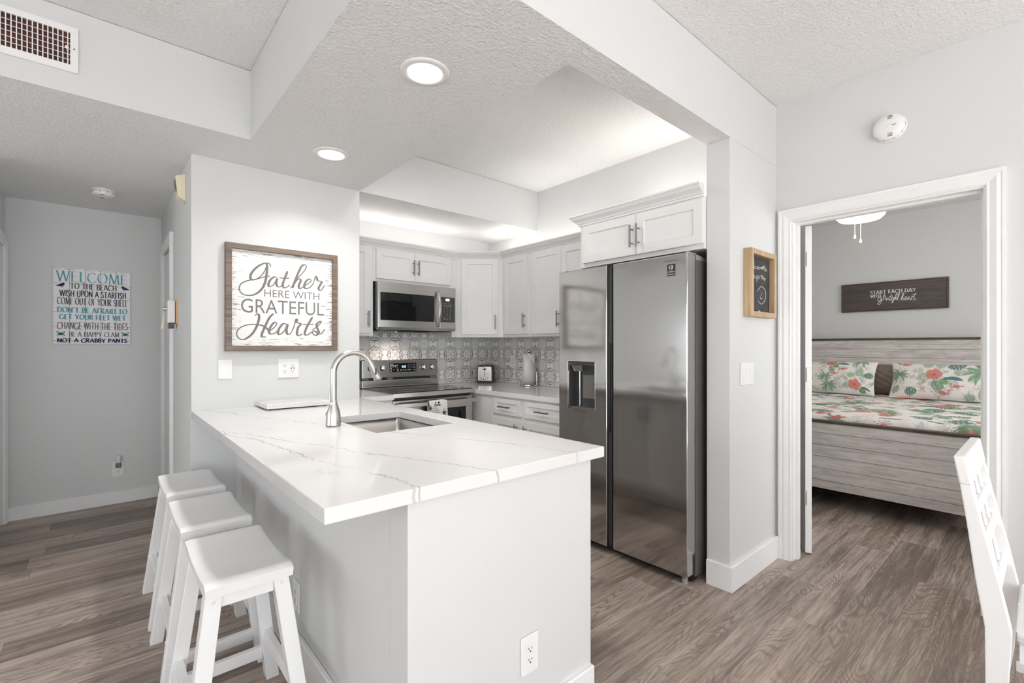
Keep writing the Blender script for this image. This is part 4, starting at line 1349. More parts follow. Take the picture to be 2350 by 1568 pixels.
for (x, z) in ((-0.034, 0.060), (-0.034, 0.042), (0.034, 0.060), (0.034, 0.042)):
    MB().lathe([(0, -0.098), (0.0075, -0.098), (0.0085, -0.095), (0, -0.095)], (x, 0, z), 14, 'y').build('button', CHROME, tt, False)
for x in (-0.028, 0.028):
    MB().box(x - 0.012, x + 0.012, -0.06, 0.07, 0.1795, 0.1818).build('slot', BLACK, tt, False)
MB().tube([(-0.05, 0.098, 0.03), (-0.075, 0.085, 0.05), (-0.088, 0.05, 0.055), (-0.094, 0.02, 0.03), (-0.094, 0.0, 0.006), (-0.09, 0.05, 0.0045), (-0.08, 0.10, 0.0045)], 0.0035, 8).build('cord', BLACK, tt, False)

PTX, PTY = 2.998, 3.205
ph = thing('paper_towel_holder', 'dark metal upright paper towel holder on the right counter', 'paper towel holder', (PTX, PTY, 0.914))
MB().lathe([(0, 0), (0.084, 0), (0.087, 0.004), (0.086, 0.013), (0.080, 0.0165), (0, 0.0165)], (PTX, PTY, 0.9142)).build('base', CHROME, ph)
MB().cyl((PTX, PTY, 0.93), (PTX, PTY, 1.222), 0.006, n=12).build('rod', CHROME, ph)
MB().lathe([(0, -0.02), (0.009, -0.018), (0.012, -0.013), (0.019, -0.008), (0.0205, 0.0), (0.0195, 0.008), (0.013, 0.016), (0, 0.0205)], (PTX, PTY, 1.2365)).build('finial', CHROME, ph)
MB().tube([(PTX + 0.030, PTY - 0.073, 0.93), (PTX + 0.030, PTY - 0.073, 1.04), (PTX + 0.030, PTY - 0.070, 1.048)], 0.0045, 10).build('tension_arm', CHROME, ph)
rl = thing('paper_towel_roll', 'white paper towel roll standing on the upright holder', 'paper towels', (PTX, PTY, 0.931))
m = MB().lathe([(0.0195, 0.0005), (0.057, 0.0005), (0.058, 0.003), (0.058, 0.276), (0.057, 0.279), (0.0195, 0.279), (0.0195, 0.0005)], (PTX, PTY, 0.931), 48, 'z', True, False)
m.build('roll', PAPER, rl)
vs, fs = [], []
N = 18
for i in range(N + 1):
    a = math.radians(170 + 150 * i / N)
    r = 0.0592 + 0.004 * (i / N) ** 2
    top = 0.276 if i < 5 else 0.276 - (i - 5) / (N - 5) * 0.15
    for z in (0.004, top):
        vs.append((PTX + r * math.cos(a), PTY + r * math.sin(a), 0.931 + z))
for i in range(N):
    fs.append((2 * i, 2 * i + 2, 2 * i + 3, 2 * i + 1))
ob = MB().add(vs, fs, True).build('loose_sheet', PAPER, rl)
sd = ob.modifiers.new('thick', 'SOLIDIFY'); sd.thickness = 0.0008; sd.offset = 1


# ------------------------------------------------------------------ saddle stools
def stool(label):
    t = thing('bar_stool', label, 'stool', (0, 0, 0), 0, 'white saddle stools')
    # seat: long side along y, ends raised, rounded rims
    HXs, HYs = 0.118, 0.222
    NXs, NYs = 12, 28
    vs, fs = [], []
    def zt(u, v):
        e = abs(v)
        z = 0.586 + 0.020 * e ** 2.2
        if e > 0.86:
            z -= 0.016 * ((e - 0.86) / 0.14) ** 2
        if abs(u) > 0.9:
            z -= 0.004 * ((abs(u) - 0.9) / 0.1) ** 2
        return z
    def zb(v):
        return 0.555 + 0.006 * abs(v) ** 2
    for j in range(NYs + 1):
        v = -math.cos(PI * j / NYs)
        for i in range(NXs + 1):
            u = -math.cos(PI * i / NXs)
            vs.append((u * HXs, v * HYs, zt(u, v)))
    nb = len(vs)
    for j in range(NYs + 1):
        v = -math.cos(PI * j / NYs)
        for i in range(NXs + 1):
            u = -math.cos(PI * i / NXs)
            vs.append((u * HXs * 0.985, v * HYs * 0.985, zb(v)))
    W = NXs + 1
    for j in range(NYs):
        for i in range(NXs):
            q = (j * W + i, j * W + i + 1, (j + 1) * W + i + 1, (j + 1) * W + i)
            fs.append(q)
            fs.append(tuple(nb + k for k in q[::-1]))
    for i in range(NXs):
        fs.append((i + 1, i, nb + i, nb + i + 1))
        o = NYs * W
        fs.append((o + i, o + i + 1, nb + o + i + 1, nb + o + i))
    for j in range(NYs):
        fs.append((j * W, (j + 1) * W, nb + (j + 1) * W, nb + j * W))
        fs.append(((j + 1) * W + NXs, j * W + NXs, nb + j * W + NXs, nb + (j + 1) * W + NXs))
    seat = MB().add(vs, fs, True).build('seat', STOOLW, t, False)
    md = seat.modifiers.new('edges', 'EDGE_SPLIT'); md.split_angle = math.radians(50)
    def leg_at(sx, sy, z):
        k = (0.557 - z) / 0.557
        return (sx * (0.090 + 0.071 * k), sy * (0.165 + 0.045 * k))
    for sx in (-1, 1):
        for sy in (-1, 1):
            (bx, by), (tx, ty) = leg_at(sx, sy, 0), leg_at(sx, sy, 0.557)
            h = 0.0225
            q = lambda x, y, z: [(x - h, y - h, z), (x + h, y - h, z), (x + h, y + h, z), (x - h, y + h, z)]
            m = MB()
            b = bmesh.new()
            bv = [b.verts.new(p) for p in q(bx, by, 0.0) + q(tx, ty, 0.556)]
            for f in [(3, 2, 1, 0), (4, 5, 6, 7)] + [(i, (i + 1) % 4, 4 + (i + 1) % 4, 4 + i) for i in range(4)]:
                b.faces.new([bv[i] for i in f])
            bmesh.ops.bevel(b, geom=list(b.edges), offset=0.002, segments=1, affect='EDGES')
            lg = m.bm(b).build('leg', STOOLW, t, False)
            (cx, cy) = leg_at(sx, sy, 0.19)
            cap = MB()
            cap.lathe([(0, 0.0), (0.0055, -sx * 0.0), (0.0045, sx * 0.003), (0, sx * 0.004)], (cx + sx * h, cy, 0.19), 12, 'x')
            (cx, cy) = leg_at(sx, sy, 0.535)
            cap.lathe([(0, 0.0), (0.0055, 0.0), (0.005, sy * 0.0010), (0, sy * 0.0015)], (cx, cy + sy * h, 0.535), 14, 'y')
            cap.build('screw_cap', PLASTIC, lg, False)
    def bar(name, a, b, hw, hh, axis):
        m = MB()
        if axis == 'x':
            m.box(a[0], b[0], a[1] - hw, a[1] + hw, a[2] - hh, a[2] + hh, 0.0015)
        else:
            m.box(a[0] - hw, a[0] + hw, a[1], b[1], a[2] - hh, a[2] + hh, 0.0015)
        m.build(name, STOOLW, t, False)
    for s in (-1, 1):
        x, y = leg_at(1, s, 0.112)
        bar('stretcher', (-x + 0.0225, y, 0.112), (x - 0.0225, y, 0.112), 0.011, 0.021, 'x')
        x, y = leg_at(s, 1, 0.187)
        bar('stretcher', (x, -y + 0.0225, 0.187), (x, y - 0.0225, 0.187), 0.011, 0.021, 'y')
        x, y = leg_at(1, s, 0.530)
        bar('apron', (-x + 0.0225, y, 0.532), (x - 0.0225, y, 0.532), 0.010, 0.022, 'x')
        x, y = leg_at(s, 1, 0.530)
        bar('apron', (x, -y + 0.0225, 0.532), (x, y - 0.0225, 0.532), 0.010, 0.022, 'y')
    return t
s0 = stool('white wooden saddle stool nearest the free corner of the countertop')
s0.location = (0.333, 1.787, 0)
dup(s0, (0.333, 2.335, 0), 'middle white wooden saddle stool of the row under the counter edge')
dup(s0, (0.335, 2.885, 0), 'white wooden saddle stool nearest the hall doorway')

# ------------------------------------------------------------------ dining chair at the right edge
ch = thing('dining_chair', 'white wooden dining chair with a slatted leaning back at the right edge', 'chair', (2.16, -0.05, 0.0))
CX0, CX1 = 1.938, 2.384
def yb_(z):      # centre line of the leaning back
    return 0.024 + 0.167 * z
for x in (CX0, CX1 - 0.034):
    zs = [0.0, 0.25, 0.46, 0.60, 0.75, 0.868]
    th = [0.034, 0.044, 0.056, 0.050, 0.034, 0.026]
    vs, fs = [], []
    for z, w in zip(zs, th):
        yy = yb_(z) if z > 0.4 else yb_(0.4) + (0.4 - z) * 0.10
        vs += [(x, yy - w / 2, z), (x + 0.034, yy - w / 2, z), (x + 0.034, yy + w / 2, z), (x, yy + w / 2, z)]
    for k in range(len(zs) - 1):
        for i in range(4):
            fs.append((4 * k + i, 4 * k + (i + 1) % 4, 4 * k + 4 + (i + 1) % 4, 4 * k + 4 + i))
    fs += [(3, 2, 1, 0), tuple(4 * (len(zs) - 1) + i for i in range(4))]
    o = MB().add(vs, fs).build('back_post', STOOLW, ch)
    bv = o.modifiers.new('round', 'BEVEL'); bv.width = 0.003; bv.segments = 2
def rail(name, x0, x1, z0, z1, th, parent=ch):
    a, b = yb_(z0), yb_(z1)
    o = MB().hexa([(x0, a - th / 2, z0), (x1, a - th / 2, z0), (x1, a + th / 2, z0), (x0, a + th / 2, z0)], [(x0, b - th / 2, z1), (x1, b - th / 2, z1), (x1, b + th / 2, z1), (x0, b + th / 2, z1)]).build(name, STOOLW, parent)
    bv = o.modifiers.new('round', 'BEVEL'); bv.width = 0.004; bv.segments = 2
    return o
rail('top_rail', CX0 - 0.002, CX1 + 0.002, 0.868, 0.950, 0.027)
rail('back_rail', CX0 + 0.034, CX1 - 0.034, 0.765, 0.800, 0.018)
rail('back_rail', CX0 + 0.034, CX1 - 0.034, 0.660, 0.700, 0.018)
rail('back_rail', CX0 + 0.034, CX1 - 0.034, 0.520, 0.565, 0.020)
for x in (2.045, 2.148, 2.251):
    rail('back_slat', x, x + 0.028, 0.5655, 0.6595, 0.010)
    rail('back_slat', x, x + 0.028, 0.7005, 0.7645, 0.010)
    rail('back_slat', x, x + 0.028, 0.8005, 0.8675, 0.010)
m = MB().prism(rrect(CX0 - 0.006, CX1 + 0.006, -0.33, 0.066, 0.03), 0.442, 0.470, 0.008)
m.build('seat', STOOLW, ch)
for x in (CX0 + 0.004, CX1 - 0.042):
    MB().hexa([(x + 0.004, -0.306, 0), (x + 0.034, -0.306, 0), (x + 0.034, -0.276, 0), (x + 0.004, -0.276, 0)], [(x, -0.312, 0.441), (x + 0.038, -0.312, 0.441), (x + 0.038, -0.272, 0.441), (x, -0.272, 0.441)]).build('front_leg', STOOLW, ch)
    MB().box(x + 0.008, x + 0.028, -0.272, 0.060, 0.385, 0.441, 0.002).build('apron', STOOLW, ch)
    MB().box(x + 0.010, x + 0.026, -0.28, 0.080, 0.17, 0.20, 0.002).build('stretcher', STOOLW, ch)
MB().box(CX0 + 0.042, CX1 - 0.042, -0.305, -0.285, 0.385, 0.441, 0.002).build('apron', STOOLW, ch)

# ------------------------------------------------------------------ plates, outlets, switches
WX = lambda x, y, z: Matrix(((0, 1, 0, x), (-1, 0, 0, y), (0, 0, 1, z), (0, 0, 0, 1)))      # wall facing -x, local x = -y
WY = lambda x, y, z: TR(x, y, z)                                                          # wall facing -y
def plate(mb, w, h):
    mb.box(-w / 2, w / 2, -0.0062, -0.0004, -h / 2, h / 2, 0.003, 2)
def decora(t, M, x, usb=False):
    m = MB(M).box(x - 0.0168, x + 0.0168, -0.0080, -0.0060, -0.0335, 0.0335, 0.0008)
    r = m.build('receptacle', PLASTIC, t)
    m = MB(M)
    for z in (0.0185, -0.0165):
        m.box(x - 0.0078, x - 0.0056, -0.0084, -0.0078, z - 0.002, z + 0.0055).box(x + 0.0050, x + 0.0072, -0.0084, -0.0078, z - 0.002, z + 0.0045)
        m.cyl((x, -0.0084, z - 0.0085), (x, -0.0078, z - 0.0085), 0.0028, n=10)
    if usb:
        for a in (-0.0085, 0.0085):
            m.box(x + a - 0.0022, x + a + 0.0022, -0.0084, -0.0078, -0.006, 0.006)
    m.build('socket_hole', BLACK, r)
def screws(t, M, xs, dz):
    m = MB(M)
    for x in xs:
        for z in (-dz, dz):
            m.cyl((x, -0.0068, z), (x, -0.0060, z), 0.0028, n=10)
    m.build('screw', PLASTIC, t)
def outlet(label, M, gangs=1, usb=False, group='wall outlets'):
    t = thing('wall_outlet', label, 'outlet', tuple(M.translation), 0, group)
    m = MB(M); plate(m, 0.076 + 0.048 * (gangs - 1), 0.122); m.build('plate', PLASTIC, t)
    xs = [0] if gangs == 1 else [-0.023, 0.023]
    for i, x in enumerate(xs):
        decora(t, M, x, usb and i == 1)
    screws(t, M, xs, 0.048)
    return t
outlet('white double outlet plate with charging ports under the framed sign', WY(0.8915, 3.2045, 1.142), 2, True)
outlet('white outlet low on the front of the peninsula', WY(1.0255, 1.0975, 0.299))
outlet('white outlet on the side of the peninsula behind the stools', WX(0.5955, 2.020, 0.266))
outlet('white outlet on the patterned tile beside the paper towels', WX(XR - 0.0105, 3.537, 1.132))
lo_ = outlet('white outlet low on the hall wall under the beach sign', WY(0.0895, 5.0195, 0.279))
t = thing('blank_plate', 'blank white cover plate on the wall below the framed sign', 'cover plate', (0.5405, 3.2045, 1.1465))
m = MB(WY(0.5405, 3.2045, 1.1465)); plate(m, 0.072, 0.116); m.build('plate', PLASTIC, t)
screws(t, WY(0.5405, 3.2045, 1.1465), [0], 0.042)
SW = WY(2.672, YBEAM - 0.0005, 1.131)
t = thing('light_switch', 'white triple rocker switch plate below the chalkboard', 'light switch', tuple(SW.translation))
m = MB(SW); plate(m, 0.166, 0.122); m.build('plate', PLASTIC, t)
for x in (-0.046, 0.0, 0.046):
    MB(SW).hexa([(x - 0.0165, -0.0105, -0.033), (x + 0.0165, -0.0105, -0.033), (x + 0.0165, -0.006, -0.033), (x - 0.0165, -0.006, -0.033)], [(x - 0.0165, -0.0070, 0.033), (x + 0.0165, -0.0070, 0.033), (x + 0.0165, -0.006, 0.033), (x - 0.0165, -0.006, 0.033)]).build('rocker', PLASTIC, t)
screws(t, SW, [-0.046, 0, 0.046], 0.048)

GLASSY = Mat('frosted_night_light', 0.25); GLASSY.col((0.80, 0.82, 0.86)); GLASSY.b.inputs['Transmission Weight'].default_value = 0.15
t = thing('night_light', 'small night light with a clear shade plugged into the hall outlet', 'night light', (0.0895, 5.000, 0.30))
NM = WY(0.0895, 5.0115, 0.30)
MB(NM).box(-0.018, 0.018, -0.028, -0.0005, -0.008, 0.030, 0.005).build('body', SIDEG, t)
MB(NM).box(-0.017, 0.017, -0.032, -0.004, 0.031, 0.088, 0.008, 3).build('shade', GLASSY.m, t)

# ------------------------------------------------------------------ ceiling and high wall fittings
LENS = glow('downlight_lens', (1.0, 0.965, 0.90), 14.0)
def downlight(label, x, y):
    t = thing('recessed_light', label, 'ceiling light', (x, y, HS - 0.01), 0, 'recessed ceiling lights')
    MB().lathe([(0.068, -0.004), (0.070, -0.0075), (0.090, -0.0065), (0.0975, -0.0012), (0.0975, -0.0003), (0.068, -0.0003), (0.068, -0.004)], (x, y, HS), 48, 'z', True, False).build('trim_ring', PLASTIC, t)
    MB().lathe([(0, -0.0042), (0.0675, -0.0036), (0.0675, -0.0005)], (x, y, HS), 48).build('lens', LENS, t)
    a = area('downlight_beam', (x, y, HS - 0.012), (0, 0, -1), 0.12, 0.12, 5.4, (1.0, 0.97, 0.935), 'DISK', math.radians(135))
    return t
downlight('round recessed ceiling light nearer the camera', 0.968, 1.643)
downlight('round recessed ceiling light nearer the framed sign', 0.978, 2.692)

def detector(name, label, M, r, group):
    t = thing(name, label, 'smoke detector', tuple(M.translation), 0, group)
    MB(M).lathe([(0, 0.0004), (r, 0.0004), (r, 0.007), (r - 0.004, 0.010), (r * 0.86, 0.0105), (r * 0.86, 0.014), (0, 0.014)], (0, 0, 0), 48).build('base', PLASTIC, t)
    c = MB(M).lathe([(r * 0.84, 0.0142), (r * 0.92, 0.0165), (r * 0.93, 0.030), (r * 0.86, 0.040), (r * 0.45, 0.044), (0, 0.0445)], (0, 0, 0), 48).build('cover', PLASTIC, t)
    m = MB(M)
    for k in range(3):
        m.box(-0.018, 0.002, r * 0.50 + k * 0.007, r * 0.50 + k * 0.007 + 0.003, 0.0405, 0.0435)
        m.box(-0.018, 0.002, -r * 0.50 - k * 0.007 - 0.003, -r * 0.50 - k * 0.007, 0.0405, 0.0435)
    m.box(-0.034, -0.016, -0.002, 0.001, 0.0425, 0.0448)
    for k in range(10):
        a = k * PI / 5
        m.box(r * 0.915 * math.cos(a) - 0.002, r * 0.915 * math.cos(a) + 0.002, r * 0.915 * math.sin(a) - 0.002, r * 0.915 * math.sin(a) + 0.002, 0.016, 0.027)
    m.build('vent_slot', SIDEG, c)
    MB(M).lathe([(0.0095, 0.0438), (0.0095, 0.0466), (0.0085, 0.0472), (0, 0.0472)], (-0.004, 0.0, 0), 20).build('test_button', PLASTIC, t)
    return t
DX = Matrix(((0, 0, -1, XR), (1, 0, 0, 0.556), (0, -1, 0, 2.419), (0, 0, 0, 1)))
detector('smoke_detector', 'round white smoke detector on the wall above the bedroom door', DX, 0.072, 'smoke detectors')
DZ = Matrix(((1, 0, 0, 0.0), (0, -1, 0, 4.37), (0, 0, -1, HS), (0, 0, 0, 1)))
detector('smoke_detector', 'round white smoke detector on the hall ceiling', DZ, 0.070, 'smoke detectors')

vt = thing('air_vent', 'white metal return air grille high on the left wall', 'air vent', (-0.24, 2.785, 2.56))
VX0, VX1, VZ0, VZ1 = -0.44, -0.083, 2.466, 2.660
m = MB()
IX0, IX1, IZ0, IZ1 = VX0 + 0.026, VX1 - 0.026, VZ0 + 0.030, VZ1 - 0.026
for (a, b, c, d) in ((VX0, VX1, IZ1, VZ1), (VX0, VX1, VZ0, IZ0), (VX0, IX0, IZ0, IZ1), (IX1, VX1, IZ0, IZ1)):
    m.box(a, b, 2.776, 2.7895, c, d, 0.0015)
m.build('frame', PLASTIC, vt)
m = MB()
n = 20
for k in range(n):
    x = IX0 + (IX1 - IX0) * (k + 0.5) / n
    m.box(x - 0.0018, x + 0.0018, 2.7775, 2.783, IZ0, IZ1)
for k in range(1, 6):
    z = IZ0 + (IZ1 - IZ0) * k / 6
    m.box(IX0, IX1, 2.7832, 2.7862, z - 0.0011, z + 0.0011)
m.build('louvre', PLASTIC, vt)
MB().box(IX0 - 0.005, IX1 + 0.005, 2.7866, 2.7896, IZ0 - 0.005, IZ1 + 0.005).build('duct_screen', DUCT, vt)
MB().lathe([(0, -0.003), (0.007, -0.003), (0.007, 0.002), (0, 0.002)], (IX1 - 0.010, 2.776, 2.566), 14, 'y').box(IX1 - 0.0108, IX1 - 0.0092, 2.7735, 2.7755, 2.551, 2.561).build('damper_lever', PLASTIC, vt)
MB().cyl((IX1 + 0.013, 2.775, 2.566), (IX1 + 0.013, 2.7762, 2.566), 0.0035, n=10).build('screw', SIDEG, vt)

sr = thing('alarm_siren', 'cream plastic alarm siren box high at the hall corner', 'alarm siren', (0.34, 3.47, 2.24))
m = MB().hexa([(0.3745, 3.425, 2.155), (0.3745, 3.545, 2.155), (0.336, 3.530, 2.185), (0.336, 3.440, 2.185)], [(0.3745, 3.425, 2.322), (0.3745, 3.545, 2.322), (0.322, 3.530, 2.305), (0.322, 3.440, 2.305)])
sb = m.build('housing', CREAM, sr)
bv = sb.modifiers.new('round', 'BEVEL'); bv.width = 0.004; bv.segments = 2
MB().box(0.3205, 0.3225, 3.46, 3.51, 2.22, 2.29).build('speaker_grille', GREYPL, sr)

kl = thing('key_lock_box', 'small white rim lock box with keys hanging beside the hall door', 'lock', (0.34, 3.95, 1.51))
MB().box(0.366, 0.3745, 3.86, 3.965, 1.435, 1.59).build('backing', ORANGE, kl)
MB().box(0.322, 0.362, 3.868, 3.958, 1.44, 1.588, 0.003).build('case', PLASTIC, kl)
MB().box(0.330, 0.358, 3.88, 3.94, 1.402, 1.4395, 0.004).build('latch', CHAR, kl)
MB().cyl((0.3215, 3.93, 1.535), (0.300, 3.93, 1.535), 0.013, n=16).build('cylinder', NICKEL, kl)
MB().cyl((0.306, 3.93, 1.522), (0.306, 3.93, 1.49), 0.002, n=8).hexa([(0.288, 3.925, 1.395), (0.304, 3.925, 1.405), (0.304, 3.928, 1.405), (0.288, 3.928, 1.395)], [(0.302, 3.925, 1.492), (0.309, 3.925, 1.492), (0.309, 3.928, 1.492), (0.302, 3.928, 1.492)]).build('hanging_key', CREAM, kl)


# ------------------------------------------------------------------ signs
WBOARD = m_distress(); PALLET = m_pallet()
gs = thing('framed_sign', 'large framed white sign lettered Gather here with grateful hearts', 'wall sign', (0.865, 3.19, 1.252))
GX0, GX1, GZ0, GZ1, GW = 0.5375, 1.1925, 1.2525, 1.8945, 0.032
FRP = [(0, 0.0), (0, 0.036), (0.003, 0.039), (0.030, 0.039), (0.032, 0.036), (0.032, 0.0)]
MG = Matrix(((1, 0, 0, 0), (0, 0, -1, 3.2045), (0, 1, 0, 0), (0, 0, 0, 1)))
def frame_of(parent, M, x0, x1, z0, z1, prof, mat, name='frame'):
    # four mitred members swept as one loop
    mb = MB(M)
    k = len(prof)
    C = [(x0, z0, 1, 1), (x1, z0, -1, 1), (x1, z1, -1, -1), (x0, z1, 1, -1)]
    vs = [(c[0] + c[2] * o, c[1] + c[3] * o, h) for c in C for (o, h) in prof]
    fs = [(i * k + j, i * k + (j + 1) % k, ((i + 1) % 4) * k + (j + 1) % k, ((i + 1) % 4) * k + j) for i in range(4) for j in range(k)]
    return mb.add(vs, fs).build(name, mat, parent)
frame_of(gs, MG, GX0, GX1, GZ0, GZ1, FRP, FRAMEW)
MB().box(GX0 + GW - 0.002, GX1 - GW + 0.002, 3.1865, 3.2040, GZ0 + GW - 0.002, GZ1 - GW + 0.002).build('board', WBOARD, gs)
m = MB()
for p in GATHER:
    m.ribbon(p, lambda d, t: (0.0065 + 0.0075 * max(0.0, -d.y) ** 1.2) * (1.0 if t > 0.04 else 0.7), 3.1855)
text_mesh(m, 'HERE WITH', TR(0.747, 3.1855, 1.588), 0.331, 0.0455, weight=-0.004)
text_mesh(m, 'GRATEFUL', TR(0.620, 3.1855, 1.485), 0.487, 0.085, weight=-0.002)
m.build('lettering', INK, gs)

def ink(name, c): return simple(name, srgb(*c), 0.8, var=0.15, scale=60)
I_TEAL = ink('sea_blue_ink', (104, 158, 172)); I_GREY = ink('warm_grey_ink', (112, 106, 106)); I_SLATE = ink('slate_ink', (62, 68, 78))
I_PLUM = ink('plum_ink', (86, 80, 100)); I_NAVY = ink('navy_ink', (44, 44, 92)); I_GREEN = ink('sea_green_ink', (52, 104, 108)); I_AQUA = ink('aqua_ink', (106, 166, 182))
bs = thing('beach_sign', 'square whitewashed sign reading welcome to the beach in the hall', 'wall sign', (-0.063, 5.01, 1.301))
BX0, BX1, BZ0, BZ1 = -0.292, 0.166, 1.301, 1.888
MB().box(BX0, BX1, 5.000, 5.0195, BZ0, BZ1, 0.0015).build('board', PALLET, bs)
BW, BH = BX1 - BX0, BZ1 - BZ0
def bline(string, u0, u1, v0, v1, mat, style, th, tn, serif=0.0, jit=0.0):
    m = MB()
    M = TR(BX0 + u0 * BW, 4.9990, BZ1 - v1 * BH)
    w, h = (u1 - u0) * BW, (v1 - v0) * BH
    if style == 'roman':
        roman(m, string, M, w, h, th, tn, serif, 0.0, 0.08, jit)
    else:
        text_mesh(m, string, M, w, h, 0.0, weight=th)
    m.build('lettering', mat, bs)
bline('WELCOME', .04, .955, .04, .175, I_TEAL, 'roman', .0095, .0022, .009)
bline('TO THE BEACH', .21, .81, .192, .268, I_GREY, 'roman', .0080, .0038, 0, .03)
bline('WISH UPON A STARFISH', .08, .94, .290, .372, I_SLATE, 'roman', .0060, .0048, 0, .06)
bline('COME OUT OF YOUR SHELL', .05, .96, .390, .478, I_PLUM, 'roman', .0056, .0018, .0045)
bline("DON'T BE AFRAID TO", .05, .955, .515, .583, I_AQUA, 'roman', .0092, .0032, 0, .04)
bline('GET YOUR FEET WET', .075, .935, .608, .673, I_AQUA, 'roman', .0092, .0032, 0, .04)
bline('CHANGE WITH THE TIDES', .05, .965, .715, .805, I_GREY, 'roman', .0052, .0042, 0, .05)
bline('BE A HAPPY CLAM', .195, .845, .842, .902, I_GREY, 'roman', .0056, .0020, .004)
bline('NOT A CRABBY PANTS', .05, .955, .928, .980, I_NAVY, 'roman', .0088, .0040, 0, .03)
m = MB()
for (cu, sgn) in ((0.09, 1), (0.93, -1)):
    x, z = BX0 + cu * BW, BZ1 - 0.225 * BH
    P = [(-0.030, -0.010), (-0.012, 0.002), (0.004, 0.010), (0.010, 0.017), (0.018, 0.019), (0.024, 0.013), (0.030, 0.012), (0.023, 0.008), (0.021, -0.002), (0.012, -0.011), (-0.004, -0.012), (-0.016, -0.010)]
    m.M = TR(x, 0, z)
    m.flat([(p[0] * sgn, p[1]) for p in P][::sgn], 4.9990)
    for q in (0.004, 0.010):
        m.ribbon([(q * sgn, -0.011), ((q + 0.002) * sgn, -0.019), ((q + 0.007) * sgn, -0.020)], 0.0016, 4.9990, False)
m.build('painted_bird', I_NAVY, bs)
m = MB()
for (cu, sgn) in ((0.095, 1), (0.93, -1)):
    x, z = BX0 + cu * BW, BZ1 - 0.868 * BH
    m.M = TR(x, 0, z)
    m.flat([(0.016 * math.cos(k * PI / 10), 0.011 * math.sin(k * PI / 10)) for k in range(20)], 4.9990)
    for k in range(3):
        for s in (-1, 1):
            m.ribbon([(s * 0.012, -0.004 - 0.003 * k), (s * (0.020 - 0.001 * k), -0.004 - 0.005 * k), (s * (0.022 - 0.003 * k), -0.012 - 0.005 * k)], 0.0022, 4.9990, False)
    for s in (-1, 1):
        m.ribbon([(s * 0.012, 0.006), (s * 0.021, 0.010), (s * 0.020, 0.017), (s * 0.012, 0.018)], 0.0045, 4.9990)
m.build('painted_crab', I_GREEN, bs)

SLATE = Mat('chalkboard_slate', 0.7)
_p = SLATE.vec(*SLATE.pos('Object'))
SLATE.col(SLATE.mix(SLATE.noise(_p, 9, 5, 0.65).ramp(0.35, 0.75), (0.030, 0.028, 0.027), (0.060, 0.056, 0.055)))
CHALKW = simple('chalk_white', (0.62, 0.61, 0.60), 0.95, var=0.2, scale=140)
cbd = thing('chalkboard', 'small pine-framed chalkboard with a chalk greeting and smiling face', 'chalkboard', (2.79, 1.09, 1.445))
MC = Matrix(((1, 0, 0, 0), (0, 0, -1, YBEAM - 0.0005), (0, 1, 0, 0), (0, 0, 0, 1)))
frame_of(cbd, MC, 2.6315, 2.978, 1.4445, 1.8155, [(0, 0), (0, 0.044), (0.0015, 0.045), (0.0275, 0.045), (0.029, 0.044), (0.029, 0.0)], PINE)
MB().box(2.655, 2.955, 1.090, 1.1040, 1.468, 1.792).build('slate', SLATE.m, cbd)
m = MB()
for p in CHALK + [[(2.668, 1.716), (2.673, 1.690), (2.680, 1.708), (2.688, 1.690), (2.694, 1.716)]]:
    m.ribbon(p, 0.0030, 1.0892, len(p) > 2)
m.build('lettering', CHALKW, cbd)
er = thing('chalkboard_eraser', 'black felt eraser standing inside the left edge of the chalkboard frame', 'eraser', (2.70, 1.078, 1.474))
MB().box(2.664, 2.742, 1.079, 1.0892, 1.4745, 1.587, 0.004).build('felt', SIDEG, er)
MB().box(2.664, 2.738, 1.066, 1.079, 1.4745, 1.585, 0.004).build('grip', BLACK, er)
ck = MB().cyl((2.752, 1.073, 1.4782), (2.785, 1.080, 1.4782), 0.0042, n=10).build('chalk_stick', CHALKW)
tag(ck, 'short white chalk stick lying on the bottom edge of the chalkboard frame', 'chalk')

bsg = thing('bedroom_sign', 'dark wooden sign over the bed reading start each day with a grateful heart', 'wall sign', (6.56, 1.16, 1.68))
SX = Matrix(((0, 0, -1, 6.5795), (-1, 0, 0, 0), (0, 1, 0, 0), (0, 0, 0, 1)))
frame_of(bsg, SX, -1.624, -0.696, 1.681, 2.0015, [(0, 0), (0, 0.032), (0.002, 0.034), (0.012, 0.034), (0.014, 0.032), (0.014, 0.0)], DARKWOOD)
MB().box(6.552, 6.579, 0.708, 1.612, 1.693, 1.990).build('board', m_wood('espresso_board', (66, 58, 54), (88, 78, 74), axis=1), bsg)
SL = Matrix(((0, 1, 0, 6.5505), (-1, 0, 0, 0), (0, 0, 1, 0), (0, 0, 0, 1)))
m = MB()
roman(m, 'START EACH DAY', SL @ Matrix.Translation((-1.350, 0, 1.873)), 0.396, 0.034, 0.0062, 0.0034, 0.007)
roman(m, 'WITH A', SL @ Matrix.Translation((-1.350, 0, 1.835)), 0.140, 0.025, 0.0052, 0.0030, 0.005)
m.M = SL
for p in HEART:
    m.ribbon([(-q[0], q[1]) for q in p], 0.0044, 0.0)
m.build('lettering', PLASTIC, bsg)

